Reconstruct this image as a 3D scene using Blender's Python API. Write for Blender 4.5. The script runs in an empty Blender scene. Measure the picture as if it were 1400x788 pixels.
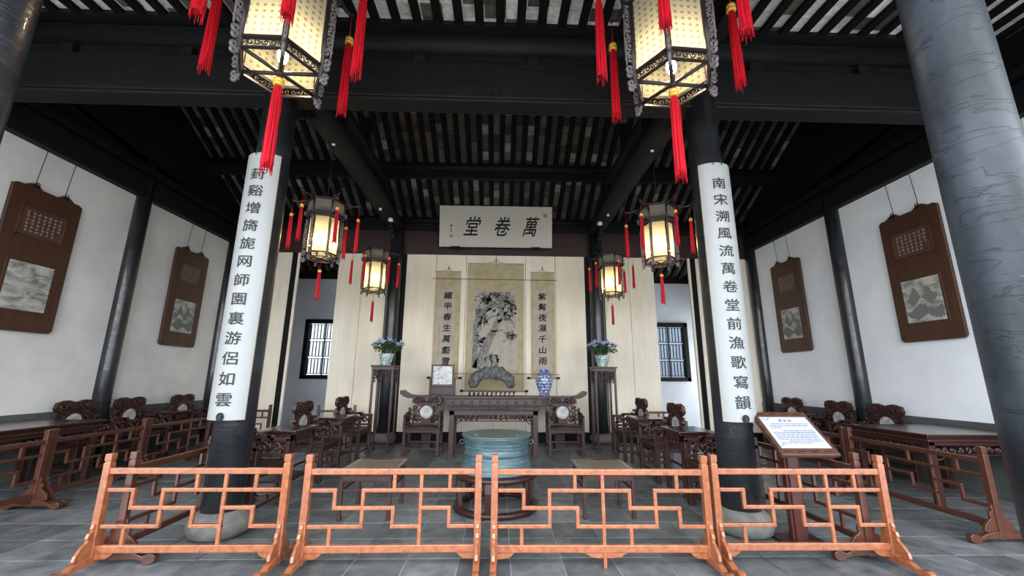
import bpy, bmesh, math, random
from mathutils import Matrix, Vector
PI = math.pi; R = math.radians
random.seed(7)
S = bpy.context.scene; COL = S.collection

# ------------------------------------------------------------------ camera
cd = bpy.data.cameras.new('camera'); cam = bpy.data.objects.new('camera', cd); COL.objects.link(cam)
cd.sensor_width = 36; cd.lens = 36 * 556.04 / 1400; cd.clip_start = .05; cd.clip_end = 200
_y, _p, _r = -0.02926, 0.21543, 0.00677
fw = Vector((-math.sin(_y) * math.cos(_p), math.cos(_y) * math.cos(_p), math.sin(_p)))
r0 = Vector((math.cos(_y), math.sin(_y), 0)); u0 = r0.cross(fw)
rt = r0 * math.cos(_r) + u0 * math.sin(_r); up = -r0 * math.sin(_r) + u0 * math.cos(_r)
cam.matrix_world = Matrix(((rt.x, up.x, -fw.x, 0), (rt.y, up.y, -fw.y, 0), (rt.z, up.z, -fw.z, 1.4), (0, 0, 0, 1)))
S.camera = cam

# ------------------------------------------------------------------ light
w = bpy.data.worlds.new('overcast_sky'); S.world = w; w.use_nodes = True
wn = w.node_tree; bg = wn.nodes['Background']
bg.inputs['Color'].default_value = (.89, .94, 1.0, 1); bg.inputs['Strength'].default_value = 1.0
pl = bpy.data.lights.new('sky_portal', 'AREA'); pl.shape = 'RECTANGLE'; pl.size = 12.4; pl.size_y = 3.7
pl.cycles.is_portal = True
plo = bpy.data.objects.new('sky_portal', pl); COL.objects.link(plo); plo.location = (-.1, .55, 1.85); plo.rotation_euler = (R(90), 0, 0)
S.view_settings.view_transform = 'Standard'; S.view_settings.look = 'None'; S.view_settings.gamma = 1
S.view_settings.use_curve_mapping = False
S.view_settings.exposure = 3.0
S.cycles.max_bounces = 8; S.cycles.diffuse_bounces = 6

# ------------------------------------------------------------------ materials
def mat(name, col=(.5, .5, .5), rough=.6, metal=0, coat=0, spec=.5):
    m = bpy.data.materials.new(name); m.use_nodes = True
    b = m.node_tree.nodes['Principled BSDF']
    b.inputs['Base Color'].default_value = (*col, 1); b.inputs['Roughness'].default_value = rough
    b.inputs['Metallic'].default_value = metal; b.inputs['Coat Weight'].default_value = coat
    b.inputs['Specular IOR Level'].default_value = spec
    return m
def N(m, t, **k):
    n = m.node_tree.nodes.new(t)
    for a, v in k.items():
        if a.startswith('i_'): n.inputs[a[2:].replace('_', ' ')].default_value = v
        else: setattr(n, a, v)
    return n
def L(m, a, b): m.node_tree.links.new(a, b)
def P(m): return m.node_tree.nodes['Principled BSDF']
def ramp(m, fac, stops):
    r = N(m, 'ShaderNodeValToRGB'); L(m, fac, r.inputs['Fac'])
    e = r.color_ramp.elements
    while len(e) < len(stops): e.new(.5)
    for i, (p, c) in enumerate(stops): e[i].position = p; e[i].color = (*c, 1)
    return r.outputs['Color']
def coords(m, scale=(1, 1, 1), kind='Object'):
    tc = N(m, 'ShaderNodeTexCoord'); mp = N(m, 'ShaderNodeMapping'); mp.inputs['Scale'].default_value = scale
    L(m, tc.outputs[kind], mp.inputs['Vector']); return mp.outputs['Vector']
def wpos(m, scale=(1, 1, 1)):
    g = N(m, 'ShaderNodeNewGeometry'); mp = N(m, 'ShaderNodeMapping'); mp.inputs['Scale'].default_value = scale
    L(m, g.outputs['Position'], mp.inputs['Vector']); return mp.outputs['Vector']
def noise(m, vec, scale, detail=4, rough=.55, dist=0):
    n = N(m, 'ShaderNodeTexNoise'); n.inputs['Scale'].default_value = scale; n.inputs['Detail'].default_value = detail
    n.inputs['Roughness'].default_value = rough; n.inputs['Distortion'].default_value = dist
    L(m, vec, n.inputs['Vector']); return n.outputs['Fac']
def bump(m, h, strength=.3, dist=.01):
    b = N(m, 'ShaderNodeBump'); b.inputs['Strength'].default_value = strength; b.inputs['Distance'].default_value = dist
    L(m, h, b.inputs['Height']); L(m, b.outputs['Normal'], P(m).inputs['Normal']); return b
def mixc(m, fac, a, b, mode='MIX'):
    x = N(m, 'ShaderNodeMix', data_type='RGBA', blend_type=mode)
    if isinstance(fac, float): x.inputs[0].default_value = fac
    else: L(m, fac, x.inputs[0])
    for i, v in ((6, a), (7, b)):
        if isinstance(v, tuple): x.inputs[i].default_value = (*v, 1)
        else: L(m, v, x.inputs[i])
    return x.outputs[2]
def wood(name, c0, c1, rough=.4, coat=.2, scale=(6, 6, 6), grain=9):
    m = mat(name, c0, rough, coat=coat); v = coords(m, scale)
    n = noise(m, v, grain, 6, .6, .6)
    col = ramp(m, n, [(.3, c0), (.7, c1)])
    L(m, col, P(m).inputs['Base Color']); bump(m, n, .15, .002)
    P(m).inputs['Coat Roughness'].default_value = .25
    return m
def plaster(name, c, c2):
    m = mat(name, c, .85, spec=.2); v = wpos(m)
    n = noise(m, v, 1.3, 6, .6); L(m, ramp(m, n, [(.35, c2), (.62, c)]), P(m).inputs['Base Color'])
    bump(m, noise(m, v, 30, 4), .12, .003); return m

M = {}
M['redwood'] = wood('red_lacquered_wood', (.20, .055, .019), (.36, .125, .052), .25, .7, (3, 3, 3), 7)
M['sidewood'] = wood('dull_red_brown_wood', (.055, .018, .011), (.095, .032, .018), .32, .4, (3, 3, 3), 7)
M['rose'] = wood('dark_rosewood', (.022, .0068, .0055), (.048, .0155, .0120), .42, .05, (4, 4, 4), 8)
M['polish'] = wood('polished_dark_top', (.022, .0075, .006), (.044, .016, .012), .22, .35, (4, 4, 4), 8)
M['brown'] = wood('carved_brown_wood', (.055, .024, .014), (.10, .042, .025), .5, .15, (9, 9, 2.0), 3)
M['boardwood'] = wood('hanging_panel_wood', (.040, .014, .007), (.068, .025, .012), .5, .1, (7, 7, 1.2), 3)
M['stooltop'] = wood('worn_table_board', (.11, .085, .06), (.17, .135, .10), .5, .1, (2, 9, 9), 4)
M['black'] = wood('black_beam_paint', (.0035, .0036, .004), (.010, .010, .011), .62, .0, (1, 8, 8), 3); P(M['black']).inputs['Specular IOR Level'].default_value = .22
M['raft'] = mat('soot_black_rafter', (.0045, .004, .004), .75, spec=.15)
M['dark'] = mat('dark_timber', (.004, .0035, .0035), .7, spec=.25)
M['plum'] = wood('plum_brown_timber', (.022, .009, .008), (.038, .016, .014), .5, .1, (1, 6, 6), 3)
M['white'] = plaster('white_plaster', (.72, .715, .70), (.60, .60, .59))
M['whiteR'] = plaster('white_plaster_daylit', (.86, .89, .93), (.78, .81, .86))  # right wall: its brighter, bluer daylight is put into the plaster colour
M['rearwall'] = plaster('grey_aged_plaster', (.62, .65, .70), (.5, .53, .57))
M['dado'] = plaster('grey_dado', (.10, .105, .10), (.06, .063, .06))
M['wire'] = mat('iron_wire', (.02, .02, .02), .5, .6)
M['brass'] = mat('gold_thread', (.75, .45, .08), .4, .3)
M['rim'] = mat('gilt_edge', (.35, .24, .08), .45, .3)
M['ink'] = mat('black_ink', (.008, .008, .010), .6)
M['lantern'] = mat('dark_lantern_wood', (.020, .014, .016), .4); M['lanterncarve'] = mat('grey_brown_carving', (.115, .10, .105), .35)
M['greyink'] = mat('grey_ink', (.17, .165, .155), .9)
M['paleink'] = mat('pale_ink', (.30, .29, .27), .9)
M['seal'] = mat('red_seal_ink', (.30, .10, .07), .8)
M['whitepaint'] = mat('white_ceramic', (.75, .75, .73), .3)

# column lacquer with shallow cracks across
m = M['lacquer'] = mat('black_lacquer', (.013, .015, .018), .30, coat=.3); v = wpos(m, (1.2, 1.2, 7))
n = noise(m, v, 2.4, 6, .6, 1.2); cr = ramp(m, n, [(.46, (1, 1, 1)), (.50, (0, 0, 0)), (.54, (1, 1, 1))])
L(m, ramp(m, noise(m, wpos(m), 3, 4), [(.35, (.010, .011, .013)), (.7, (.024, .027, .032))]), P(m).inputs['Base Color'])
bump(m, cr, .35, .004)
m = M['lacquerworn'] = mat('worn_black_lacquer', (.03, .035, .04), .42, coat=.0, spec=.22)
v = wpos(m, (1.3, 1.3, 6.5)); n = noise(m, v, 1.5, 4, .5, 1.2)
cr = ramp(m, n, [(.485, (1, 1, 1)), (.5, (.25, .25, .25)), (.515, (1, 1, 1))])
n2 = noise(m, wpos(m, (1, 1, .35)), 3.3, 5, .6, .4); base = ramp(m, n2, [(.32, (.008, .010, .013)), (.66, (.042, .052, .064))])
n3 = noise(m, wpos(m, (7, 7, 26)), 2.2, 5, .65, 1.5); sp = ramp(m, n3, [(.69, (0, 0, 0)), (.73, (1, 1, 1))])
c = mixc(m, cr, (.012, .013, .015), base); c = mixc(m, sp, c, (.13, .135, .135))
L(m, c, P(m).inputs['Base Color']); bump(m, cr, .35, .005)

# cream cloth-like boards of the screen
m = M['cream'] = mat('cream_screen_board', (.62, .57, .45), .7, spec=.25); v = wpos(m, (1, 1, .35))
c = ramp(m, noise(m, v, 1.4, 5, .6), [(.3, (.80, .71, .56)), (.65, (.93, .87, .73))])
c2 = ramp(m, noise(m, wpos(m, (60, 1, 2)), 1, 3), [(.3, (.9, .9, .9)), (.7, (1, 1, 1))])
L(m, mixc(m, 1.0, c, c2, 'MULTIPLY'), P(m).inputs['Base Color'])

# slate paving, one tint per tile from its grid cell
def slate(name):
    m = mat(name, (.1, .1, .1), .42, coat=.05)
    g = N(m, 'ShaderNodeNewGeometry'); mp = N(m, 'ShaderNodeMapping'); mp.inputs['Scale'].default_value = (1 / .405, 1 / .405, 0)
    mp.inputs['Location'].default_value = (-.105 / .405, -.36 / .405, 0)
    L(m, g.outputs['Position'], mp.inputs['Vector'])
    fl = N(m, 'ShaderNodeVectorMath', operation='FLOOR'); L(m, mp.outputs['Vector'], fl.inputs[0])
    wh = N(m, 'ShaderNodeTexWhiteNoise', noise_dimensions='2D'); L(m, fl.outputs[0], wh.inputs['Vector'])
    a = ramp(m, wh.outputs['Value'], [(0, (.100, .107, .112)), (1, (.185, .195, .202))])
    n = noise(m, wpos(m), 5, 7, .68, .5); b_ = ramp(m, n, [(.3, (.5, .5, .5)), (.7, (1.35, 1.37, 1.4))])
    L(m, mixc(m, 1.0, a, b_, 'MULTIPLY'), P(m).inputs['Base Color'])
    L(m, ramp(m, noise(m, wpos(m), 8, 4), [(.35, (.3, .3, .3)), (.7, (.6, .6, .6))]), P(m).inputs['Roughness'])
    bump(m, n, .25, .004); return m
M['slate'] = slate('grey_slate_paving')
M['grout'] = mat('pale_mortar', (.42, .42, .41), .9)
m = M['stone'] = mat('grey_drum_stone', (.34, .34, .32), .75)
L(m, ramp(m, noise(m, wpos(m), 9, 6, .6), [(.3, (.10, .10, .09)), (.7, (.20, .20, .185))]), P(m).inputs['Base Color'])
# underside bricks of the roof
def roofbrick(name, stops, cell):
    m = mat(name, (.3, .3, .3), .85)
    wh = N(m, 'ShaderNodeTexWhiteNoise', noise_dimensions='2D')
    mp = N(m, 'ShaderNodeMapping'); mp.inputs['Scale'].default_value = (1 / cell[0], 1 / cell[1], 0)
    mp.inputs['Location'].default_value = (cell[2], cell[3], 0)
    g = N(m, 'ShaderNodeNewGeometry'); L(m, g.outputs['Position'], mp.inputs['Vector'])
    fl = N(m, 'ShaderNodeVectorMath', operation='FLOOR'); L(m, mp.outputs['Vector'], fl.inputs[0]); L(m, fl.outputs[0], wh.inputs['Vector'])
    c = ramp(m, wh.outputs['Value'], stops)
    for e in m.node_tree.nodes:
        if e.type == 'VALTORGB': e.color_ramp.interpolation = 'CONSTANT'
    n = ramp(m, noise(m, wpos(m), 14, 5, .7), [(.3, (.55, .55, .55)), (.65, (1.1, 1.1, 1.1))])
    L(m, mixc(m, 1.0, c, n, 'MULTIPLY'), P(m).inputs['Base Color']); return m
M['brickA'] = roofbrick('limewashed_roof_brick', [(0, (.72, .72, .65)), (.35, (.62, .63, .56)), (.62, (.52, .52, .47)), (.80, (.10, .085, .07)), (.9, (.055, .045, .04))], (.24, .1789, -.1, 0))
M['brickB'] = roofbrick('sooty_roof_brick', [(0, (.085, .072, .062)), (.3, (.05, .040, .035)), (.55, (.12, .105, .092)), (.8, (.035, .026, .023)), (.94, (.28, .27, .25))], (.235, .1755, 0, 0))

m = M['bronze'] = mat('patinated_bronze', (.18, .30, .33), .5, .25)
n = noise(m, wpos(m, (1, 1, 6)), 6, 7, .65); wv = N(m, 'ShaderNodeTexWave', wave_type='BANDS', bands_direction='Z'); wv.inputs['Scale'].default_value = 9; L(m, wpos(m), wv.inputs['Vector'])
L(m, ramp(m, n, [(.3, (.04, .08, .095)), (.55, (.08, .135, .155)), (.75, (.15, .21, .225))]), P(m).inputs['Base Color'])
bump(m, wv.outputs['Fac'], .35, .006)
m = M['marble'] = mat('veined_marble', (.6, .6, .58), .25, coat=.3)
n = noise(m, coords(m), 7, 6, .6, 1.5); L(m, ramp(m, n, [(.36, (.14, .15, .15)), (.47, (.36, .37, .37)), (.60, (.56, .56, .55))]), P(m).inputs['Base Color'])
m = M['landscape'] = mat('misty_ink_landscape', (.4, .4, .37), .5)
n = noise(m, coords(m, (1, 1, 2.2)), 4.5, 8, .62, .8); L(m, ramp(m, n, [(.36, (.15, .155, .14)), (.5, (.34, .34, .31)), (.62, (.50, .50, .46))]), P(m).inputs['Base Color'])
m = M['porcelain'] = mat('blue_white_porcelain', (.7, .73, .78), .12, coat=.6)
v = coords(m, (1, 1, 1)); n = noise(m, v, 17, 4, .6, 2.2)
wv = N(m, 'ShaderNodeTexWave', wave_type='BANDS', bands_direction='Z'); wv.inputs['Scale'].default_value = 5.2; L(m, v, wv.inputs['Vector'])
a = ramp(m, n, [(.46, (.62, .67, .75)), (.52, (.05, .10, .32))]); b_ = ramp(m, wv.outputs['Fac'], [(.08, (.04, .08, .3)), (.16, (1, 1, 1))])
L(m, mixc(m, 1.0, a, b_, 'MULTIPLY'), P(m).inputs['Base Color'])
m = M['celadon'] = mat('painted_green_white_pot', (.55, .62, .58), .15, coat=.5)
n = noise(m, coords(m), 16, 4, .6, 1.5); L(m, ramp(m, n, [(.47, (.55, .62, .60)), (.54, (.16, .30, .30))]), P(m).inputs['Base Color'])
m = M['silk'] = mat('red_silk_threads', (.78, .02, .035), .5)
v = coords(m, (140, 140, 2)); L(m, ramp(m, noise(m, v, 1.0, 2), [(.35, (.22, .002, .006)), (.62, (.52, .008, .020))]), P(m).inputs['Base Color'])
P(m).inputs['Specular IOR Level'].default_value = .15
m = M['paper'] = mat('white_board_paint', (.29, .305, .305), .5, coat=.1)
m = M['plaquepaint'] = mat('ivory_plaque_paint', (.56, .53, .46), .6)
m = M['mount'] = mat('tan_silk_mount', (.46, .39, .24), .8); n = noise(m, coords(m), 6, 6, .6)
L(m, ramp(m, n, [(.3, (.37, .31, .18)), (.7, (.50, .43, .27))]), P(m).inputs['Base Color'])
m = M['oldpaper'] = mat('aged_rice_paper', (.46, .40, .33), .85); n = noise(m, coords(m), 5, 7, .65)
L(m, ramp(m, n, [(.3, (.36, .31, .25)), (.7, (.50, .445, .37))]), P(m).inputs['Base Color'])
m = M['rock'] = mat('grey_scholar_rock', (.09, .09, .09), .75); n = noise(m, coords(m), 14, 7, .7)
L(m, ramp(m, n, [(.35, (.035, .036, .036)), (.65, (.20, .20, .19))]), P(m).inputs['Base Color']); bump(m, n, .8, .02)
m = M['leaf'] = mat('green_leaf', (.035, .09, .02), .5); L(m, ramp(m, noise(m, coords(m), 22, 3), [(.35, (.02, .06, .012)), (.7, (.07, .16, .035))]), P(m).inputs['Base Color'])
m = M['petal'] = mat('blue_petal', (.28, .34, .62), .6); L(m, ramp(m, noise(m, coords(m), 18, 2), [(.35, (.14, .17, .42)), (.65, (.45, .50, .72))]), P(m).inputs['Base Color'])
M['signpaper'] = mat('white_sign_sheet', (.42, .43, .50), .35)
M['glasspane'] = mat('window_glass', (.9, .95, 1), .05); P(M['glasspane']).inputs['Transmission Weight'].default_value = 1
# lantern glass: light passes through; the lamp stands inside
def lampglass(name, tint, dots):
    m = bpy.data.materials.new(name); m.use_nodes = True; nt = m.node_tree; nt.nodes.remove(P(m))
    out = nt.nodes['Material Output']; tr = N(m, 'ShaderNodeBsdfTranslucent'); df = N(m, 'ShaderNodeBsdfDiffuse'); tp = N(m, 'ShaderNodeBsdfTransparent')
    if dots:
        tc = N(m, 'ShaderNodeTexCoord'); vo = N(m, 'ShaderNodeTexVoronoi'); vo.inputs['Scale'].default_value = 17; vo.inputs['Randomness'].default_value = .0
        mp = N(m, 'ShaderNodeMapping'); mp.inputs['Rotation'].default_value = (0, 0, 0); L(m, tc.outputs['UV'], mp.inputs['Vector']); L(m, mp.outputs[0], vo.inputs['Vector'])
        c = ramp(m, vo.outputs['Distance'], [(.20, tuple(x * .5 for x in tint)), (.27, tint)])
    else:
        c = ramp(m, noise(m, coords(m), 5, 4), [(.3, tuple(x * .85 for x in tint)), (.7, tint)])
    L(m, c, tr.inputs['Color']); L(m, c, df.inputs['Color']); tp.inputs['Color'].default_value = (*tint, 1)
    a = N(m, 'ShaderNodeMixShader'); a.inputs[0].default_value = .62; L(m, df.outputs[0], a.inputs[1]); L(m, tr.outputs[0], a.inputs[2])
    b = N(m, 'ShaderNodeMixShader'); b.inputs[0].default_value = .22; L(m, a.outputs[0], b.inputs[1]); L(m, tp.outputs[0], b.inputs[2])
    L(m, b.outputs[0], out.inputs['Surface']); return m
M['dotglass'] = lampglass('dotted_lantern_glass', (.50, .51, .42), True)
M['lampglass'] = lampglass('plain_lantern_glass', (.52, .47, .34), False)
M['crownglass'] = lampglass('grey_lantern_glass', (.22, .225, .215), False)
def emis(name, col, s):
    m = bpy.data.materials.new(name); m.use_nodes = True; nt = m.node_tree; nt.nodes.remove(P(m))
    e = N(m, 'ShaderNodeEmission'); e.inputs['Color'].default_value = (*col, 1); e.inputs['Strength'].default_value = s
    L(m, e.outputs[0], nt.nodes['Material Output'].inputs['Surface']); return m
M['bulb'] = emis('lit_bulb', (1, .74, .42), 26)
M['bulbsmall'] = emis('lit_bulb_small', (1, .72, .38), 34)

# ------------------------------------------------------------------ mesh helpers
class MB:
    def __init__(s): s.v = []; s.f = []; s.sm = []; s.m = Matrix.Identity(4)
    def add(s, vs, fs, smooth=False):
        o = len(s.v); s.v += [tuple(s.m @ Vector(q)) for q in vs]; s.f += [tuple(i + o for i in q) for q in fs]; s.sm += [smooth] * len(fs); return s
    def box(s, x0, x1, y0, y1, z0, z1):
        return s.add([(x0, y0, z0), (x1, y0, z0), (x1, y1, z0), (x0, y1, z0), (x0, y0, z1), (x1, y0, z1), (x1, y1, z1), (x0, y1, z1)],
                     [(0, 3, 2, 1), (4, 5, 6, 7), (0, 1, 5, 4), (1, 2, 6, 5), (2, 3, 7, 6), (3, 0, 4, 7)])
    def c(s, x, y, z, a, b, d): return s.box(x - a / 2, x + a / 2, y - b / 2, y + b / 2, z - d / 2, z + d / 2)
    def tube(s, pts, r, seg=8, cap=True, sx=1.0):
        pts = [Vector(p) for p in pts]; n = len(pts); rs = r if isinstance(r, (list, tuple)) else [r] * n
        vs = []; prev = None
        for i, p in enumerate(pts):
            t = (pts[min(i + 1, n - 1)] - pts[max(i - 1, 0)])
            if t.length < 1e-9: t = Vector((0, 0, 1))
            t.normalize()
            if prev is None:
                a = Vector((0, 0, 1)) if abs(t.z) < .9 else Vector((1, 0, 0)); u = t.cross(a).normalized()
            else:
                u = prev - t * prev.dot(t); u = u.normalized() if u.length > 1e-6 else t.orthogonal().normalized()
            prev = u; w_ = t.cross(u)
            for k in range(seg):
                a = 2 * PI * k / seg; vs.append(p + (u * math.cos(a) * sx + w_ * math.sin(a)) * rs[i])
        fs = [(i * seg + k, i * seg + (k + 1) % seg, (i + 1) * seg + (k + 1) % seg, (i + 1) * seg + k) for i in range(n - 1) for k in range(seg)]
        if cap: fs += [tuple(range(seg))[::-1], tuple((n - 1) * seg + k for k in range(seg))]
        return s.add(vs, fs, True)
    def lathe(s, prof, seg=32, cx=0, cy=0):
        vs = [(cx + r * math.cos(2 * PI * k / seg), cy + r * math.sin(2 * PI * k / seg), z) for r, z in prof for k in range(seg)]
        n = len(prof); fs = [(i * seg + k, i * seg + (k + 1) % seg, (i + 1) * seg + (k + 1) % seg, (i + 1) * seg + k) for i in range(n - 1) for k in range(seg)]
        fs += [tuple(range(seg))[::-1], tuple((n - 1) * seg + k for k in range(seg))]
        return s.add(vs, fs, True)
    def prism(s, poly, d0, d1, axis='y'):
        # poly of (a, b); axis = extrusion direction
        f = {'y': lambda a, b, d: (a, d, b), 'x': lambda a, b, d: (d, a, b), 'z': lambda a, b, d: (a, b, d)}[axis]
        n = len(poly); vs = [f(a, b, d0) for a, b in poly] + [f(a, b, d1) for a, b in poly]
        return s.add(vs, [tuple(range(n))[::-1], tuple(range(n, 2 * n))] + [(i, (i + 1) % n, n + (i + 1) % n, n + i) for i in range(n)])
    def ball(s, x, y, z, rx, ry=None, rz=None, seg=10, rings=6, jit=0):
        ry = ry or rx; rz = rz or rx; vs = [(x, y, z - rz)]
        for i in range(1, rings):
            a = -PI / 2 + PI * i / rings
            for k in range(seg):
                b = 2 * PI * k / seg; j = 1 + random.uniform(-jit, jit)
                vs.append((x + rx * math.cos(a) * math.cos(b) * j, y + ry * math.cos(a) * math.sin(b) * j, z + rz * math.sin(a) * j))
        vs.append((x, y, z + rz)); fs = [(0, 1 + (k + 1) % seg, 1 + k) for k in range(seg)]
        for i in range(rings - 2):
            o = 1 + i * seg; fs += [(o + k, o + (k + 1) % seg, o + seg + (k + 1) % seg, o + seg + k) for k in range(seg)]
        o = 1 + (rings - 2) * seg; fs += [(o + k, o + (k + 1) % seg, len(vs) - 1) for k in range(seg)]
        return s.add(vs, fs, True)
    def build(s, name, m, parent=None, bevel=0, loc=None, kind=None, label=None, fix=True):
        me = bpy.data.meshes.new(name); me.from_pydata(s.v, [], s.f); me.polygons.foreach_set('use_smooth', s.sm)
        me.materials.append(M[m] if isinstance(m, str) else m)
        if fix:
            b = bmesh.new(); b.from_mesh(me); bmesh.ops.recalc_face_normals(b, faces=b.faces); b.to_mesh(me); b.free()
        me.update(); o = bpy.data.objects.new(name, me); COL.objects.link(o)
        if parent: o.parent = parent
        if loc: o.location = loc
        if bevel:
            md = o.modifiers.new('bevel', 'BEVEL'); md.width = bevel; md.segments = 2; md.limit_method = 'ANGLE'; md.angle_limit = R(40)
        if kind: o['kind'] = kind
        if label: o['label'] = label
        return o
def tag(o, label, cat, group=None):
    o['label'] = label; o['category'] = cat
    if group: o['group'] = group
    return o
def thing(name, label, cat, loc=(0, 0, 0), rz=0, group=None):
    o = bpy.data.objects.new(name, None); o.empty_display_size = .1; COL.objects.link(o); o.location = loc; o.rotation_euler = (0, 0, rz)
    return tag(o, label, cat, group)
def struct(o): o['kind'] = 'structure'; return o
def dup(o, loc=None, rz=None, label=None, group=None, parent=None):
    c = o.copy(); COL.objects.link(c)
    if parent: c.parent = parent
    if loc is not None: c.location = loc
    if rz is not None: c.rotation_euler = (0, 0, rz)
    if label: c['label'] = label
    if group: c['group'] = group
    for ch in list(o.children): dup(ch, parent=c)
    return c
def share(src, name, parent, loc, rot=None):
    o = bpy.data.objects.new(name, src.data); COL.objects.link(o); o.parent = parent; o.location = loc
    if rot: o.rotation_euler = rot
    for md in src.modifiers:
        n = o.modifiers.new('bevel', 'BEVEL'); n.width = md.width; n.segments = 2; n.limit_method = 'ANGLE'; n.angle_limit = R(40)
    return o
def spiral(cx, cz, r0, turns, a0, y=0, dirn=1, n=16, r1=.15):
    return [(cx + r0 * (1 - (1 - r1) * i / n) * math.cos(a0 + dirn * 2 * PI * turns * i / n), y, cz + r0 * (1 - (1 - r1) * i / n) * math.sin(a0 + dirn * 2 * PI * turns * i / n)) for i in range(n + 1)]
# glyph outlines from Blender's built-in font
_g = {}
def glyph(ch, bold=.012):
    if (ch, bold) in _g: return _g[ch, bold]
    c = bpy.data.curves.new('g', 'FONT'); c.body = ch; c.size = 1; c.resolution_u = 3; c.offset = bold; c.align_x = 'CENTER'; c.align_y = 'CENTER'
    o = bpy.data.objects.new('g', c); COL.objects.link(o); bpy.context.view_layer.update()
    dg = bpy.context.evaluated_depsgraph_get(); me = o.evaluated_get(dg).to_mesh()
    vs = [(q.co.x, q.co.y) for q in me.vertices]; fs = [tuple(p.vertices) for p in me.polygons]
    o.evaluated_get(dg).to_mesh_clear(); bpy.data.objects.remove(o); bpy.data.curves.remove(c)
    if vs:
        x0 = min(a for a, b in vs); x1 = max(a for a, b in vs); y0 = min(b for a, b in vs); y1 = max(b for a, b in vs)
        cx = (x0 + x1) / 2; cy = (y0 + y1) / 2; vs = [(a - cx, b - cy) for a, b in vs]
    if bold == 0:                       # narrow vertical slices, so the outline can follow a curved board
        b = bmesh.new(); bv = [b.verts.new((x, y, 0)) for x, y in vs]
        for f in fs:
            try: b.faces.new([bv[i] for i in f])
            except ValueError: pass
        for k in range(-6, 7):
            bmesh.ops.bisect_plane(b, geom=b.verts[:] + b.edges[:] + b.faces[:], plane_co=(k * .075, 0, 0), plane_no=(1, 0, 0), dist=1e-5)
        b.verts.index_update(); vs = [(q.co.x, q.co.y) for q in b.verts]; fs = [tuple(q.index for q in f.verts) for f in b.faces]; b.free()
    _g[ch, bold] = (vs, fs); return _g[ch, bold]
def write(mb, ch, f, sx, sy, bold=.012, slant=0):
    vs, fs = glyph(ch, 0)
    for dx, dy in ((-bold, -bold * .5), (bold, bold * .5), (-bold * .6, bold), (bold * .6, -bold)):      # thicker strokes from shifted copies
        mb.add([f((a + dx) * sx + slant * b * sy, (b + dy) * sy) for a, b in vs], fs)

AX = -.10                      # middle of the hall
XL, XR = -6.32, 6.12           # side walls
CX = (-2.50, 2.30)             # column rows
# ------------------------------------------------------------------ structure: floor
g = .405; gx0 = .105 - 16 * g; gy0 = .36 + 2 * g
fl = struct(MB().box(XL - .4, XR + .4, .6, 11.5, -.12, -.008).build('floor', 'grout'))
tb = MB().box(-g / 2 + .005, g / 2 - .005, -g / 2 + .005, g / 2 - .005, -.03, 0)
proto = None; cells = [(i, j) for j in range(0, 26) for i in range(0, 31)]
cells = [(i, j) for i, j in cells if XL - .1 < gx0 + (i + .5) * g < XR + .1 and gy0 + (j + .5) * g < 11.4]
def keyd(c):
    x = gx0 + (c[0] + .5) * g; y = gy0 + (c[1] + .5) * g
    vis = y > 3.0 and abs(x - AX) < .6 + 1.3 * y and (y > 3.9 or -5 < x < 4.8)
    return (0 if vis else 1, y)
cells.sort(key=keyd); far = MB()
for n_, (i, j) in enumerate(cells):
    x = gx0 + (i + .5) * g; y = gy0 + (j + .5) * g
    if n_ < 300:
        dz = random.uniform(-.0025, .0)
        if proto is None: proto = tb.build('paving_tile', 'slate', fl, .002, (x, y, dz))
        else: share(proto, 'paving_tile', fl, (x, y, dz))
    else: far.box(x - g / 2 + .005, x + g / 2 - .005, y - g / 2 + .005, y + g / 2 - .005, -.03, random.uniform(-.0025, 0))
far.build('paving', 'slate', fl, kind='stuff')
struct(MB().box(-40, 40, -45, .6, -.4, -.15).build('floor_courtyard', mat('courtyard_paving', (.34, .34, .32), .8)))
struct(MB().box(-40, 40, 11.5, 45, -.4, -.15).build('floor_garden', mat('garden_paving', (.3, .32, .3), .8)))

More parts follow.
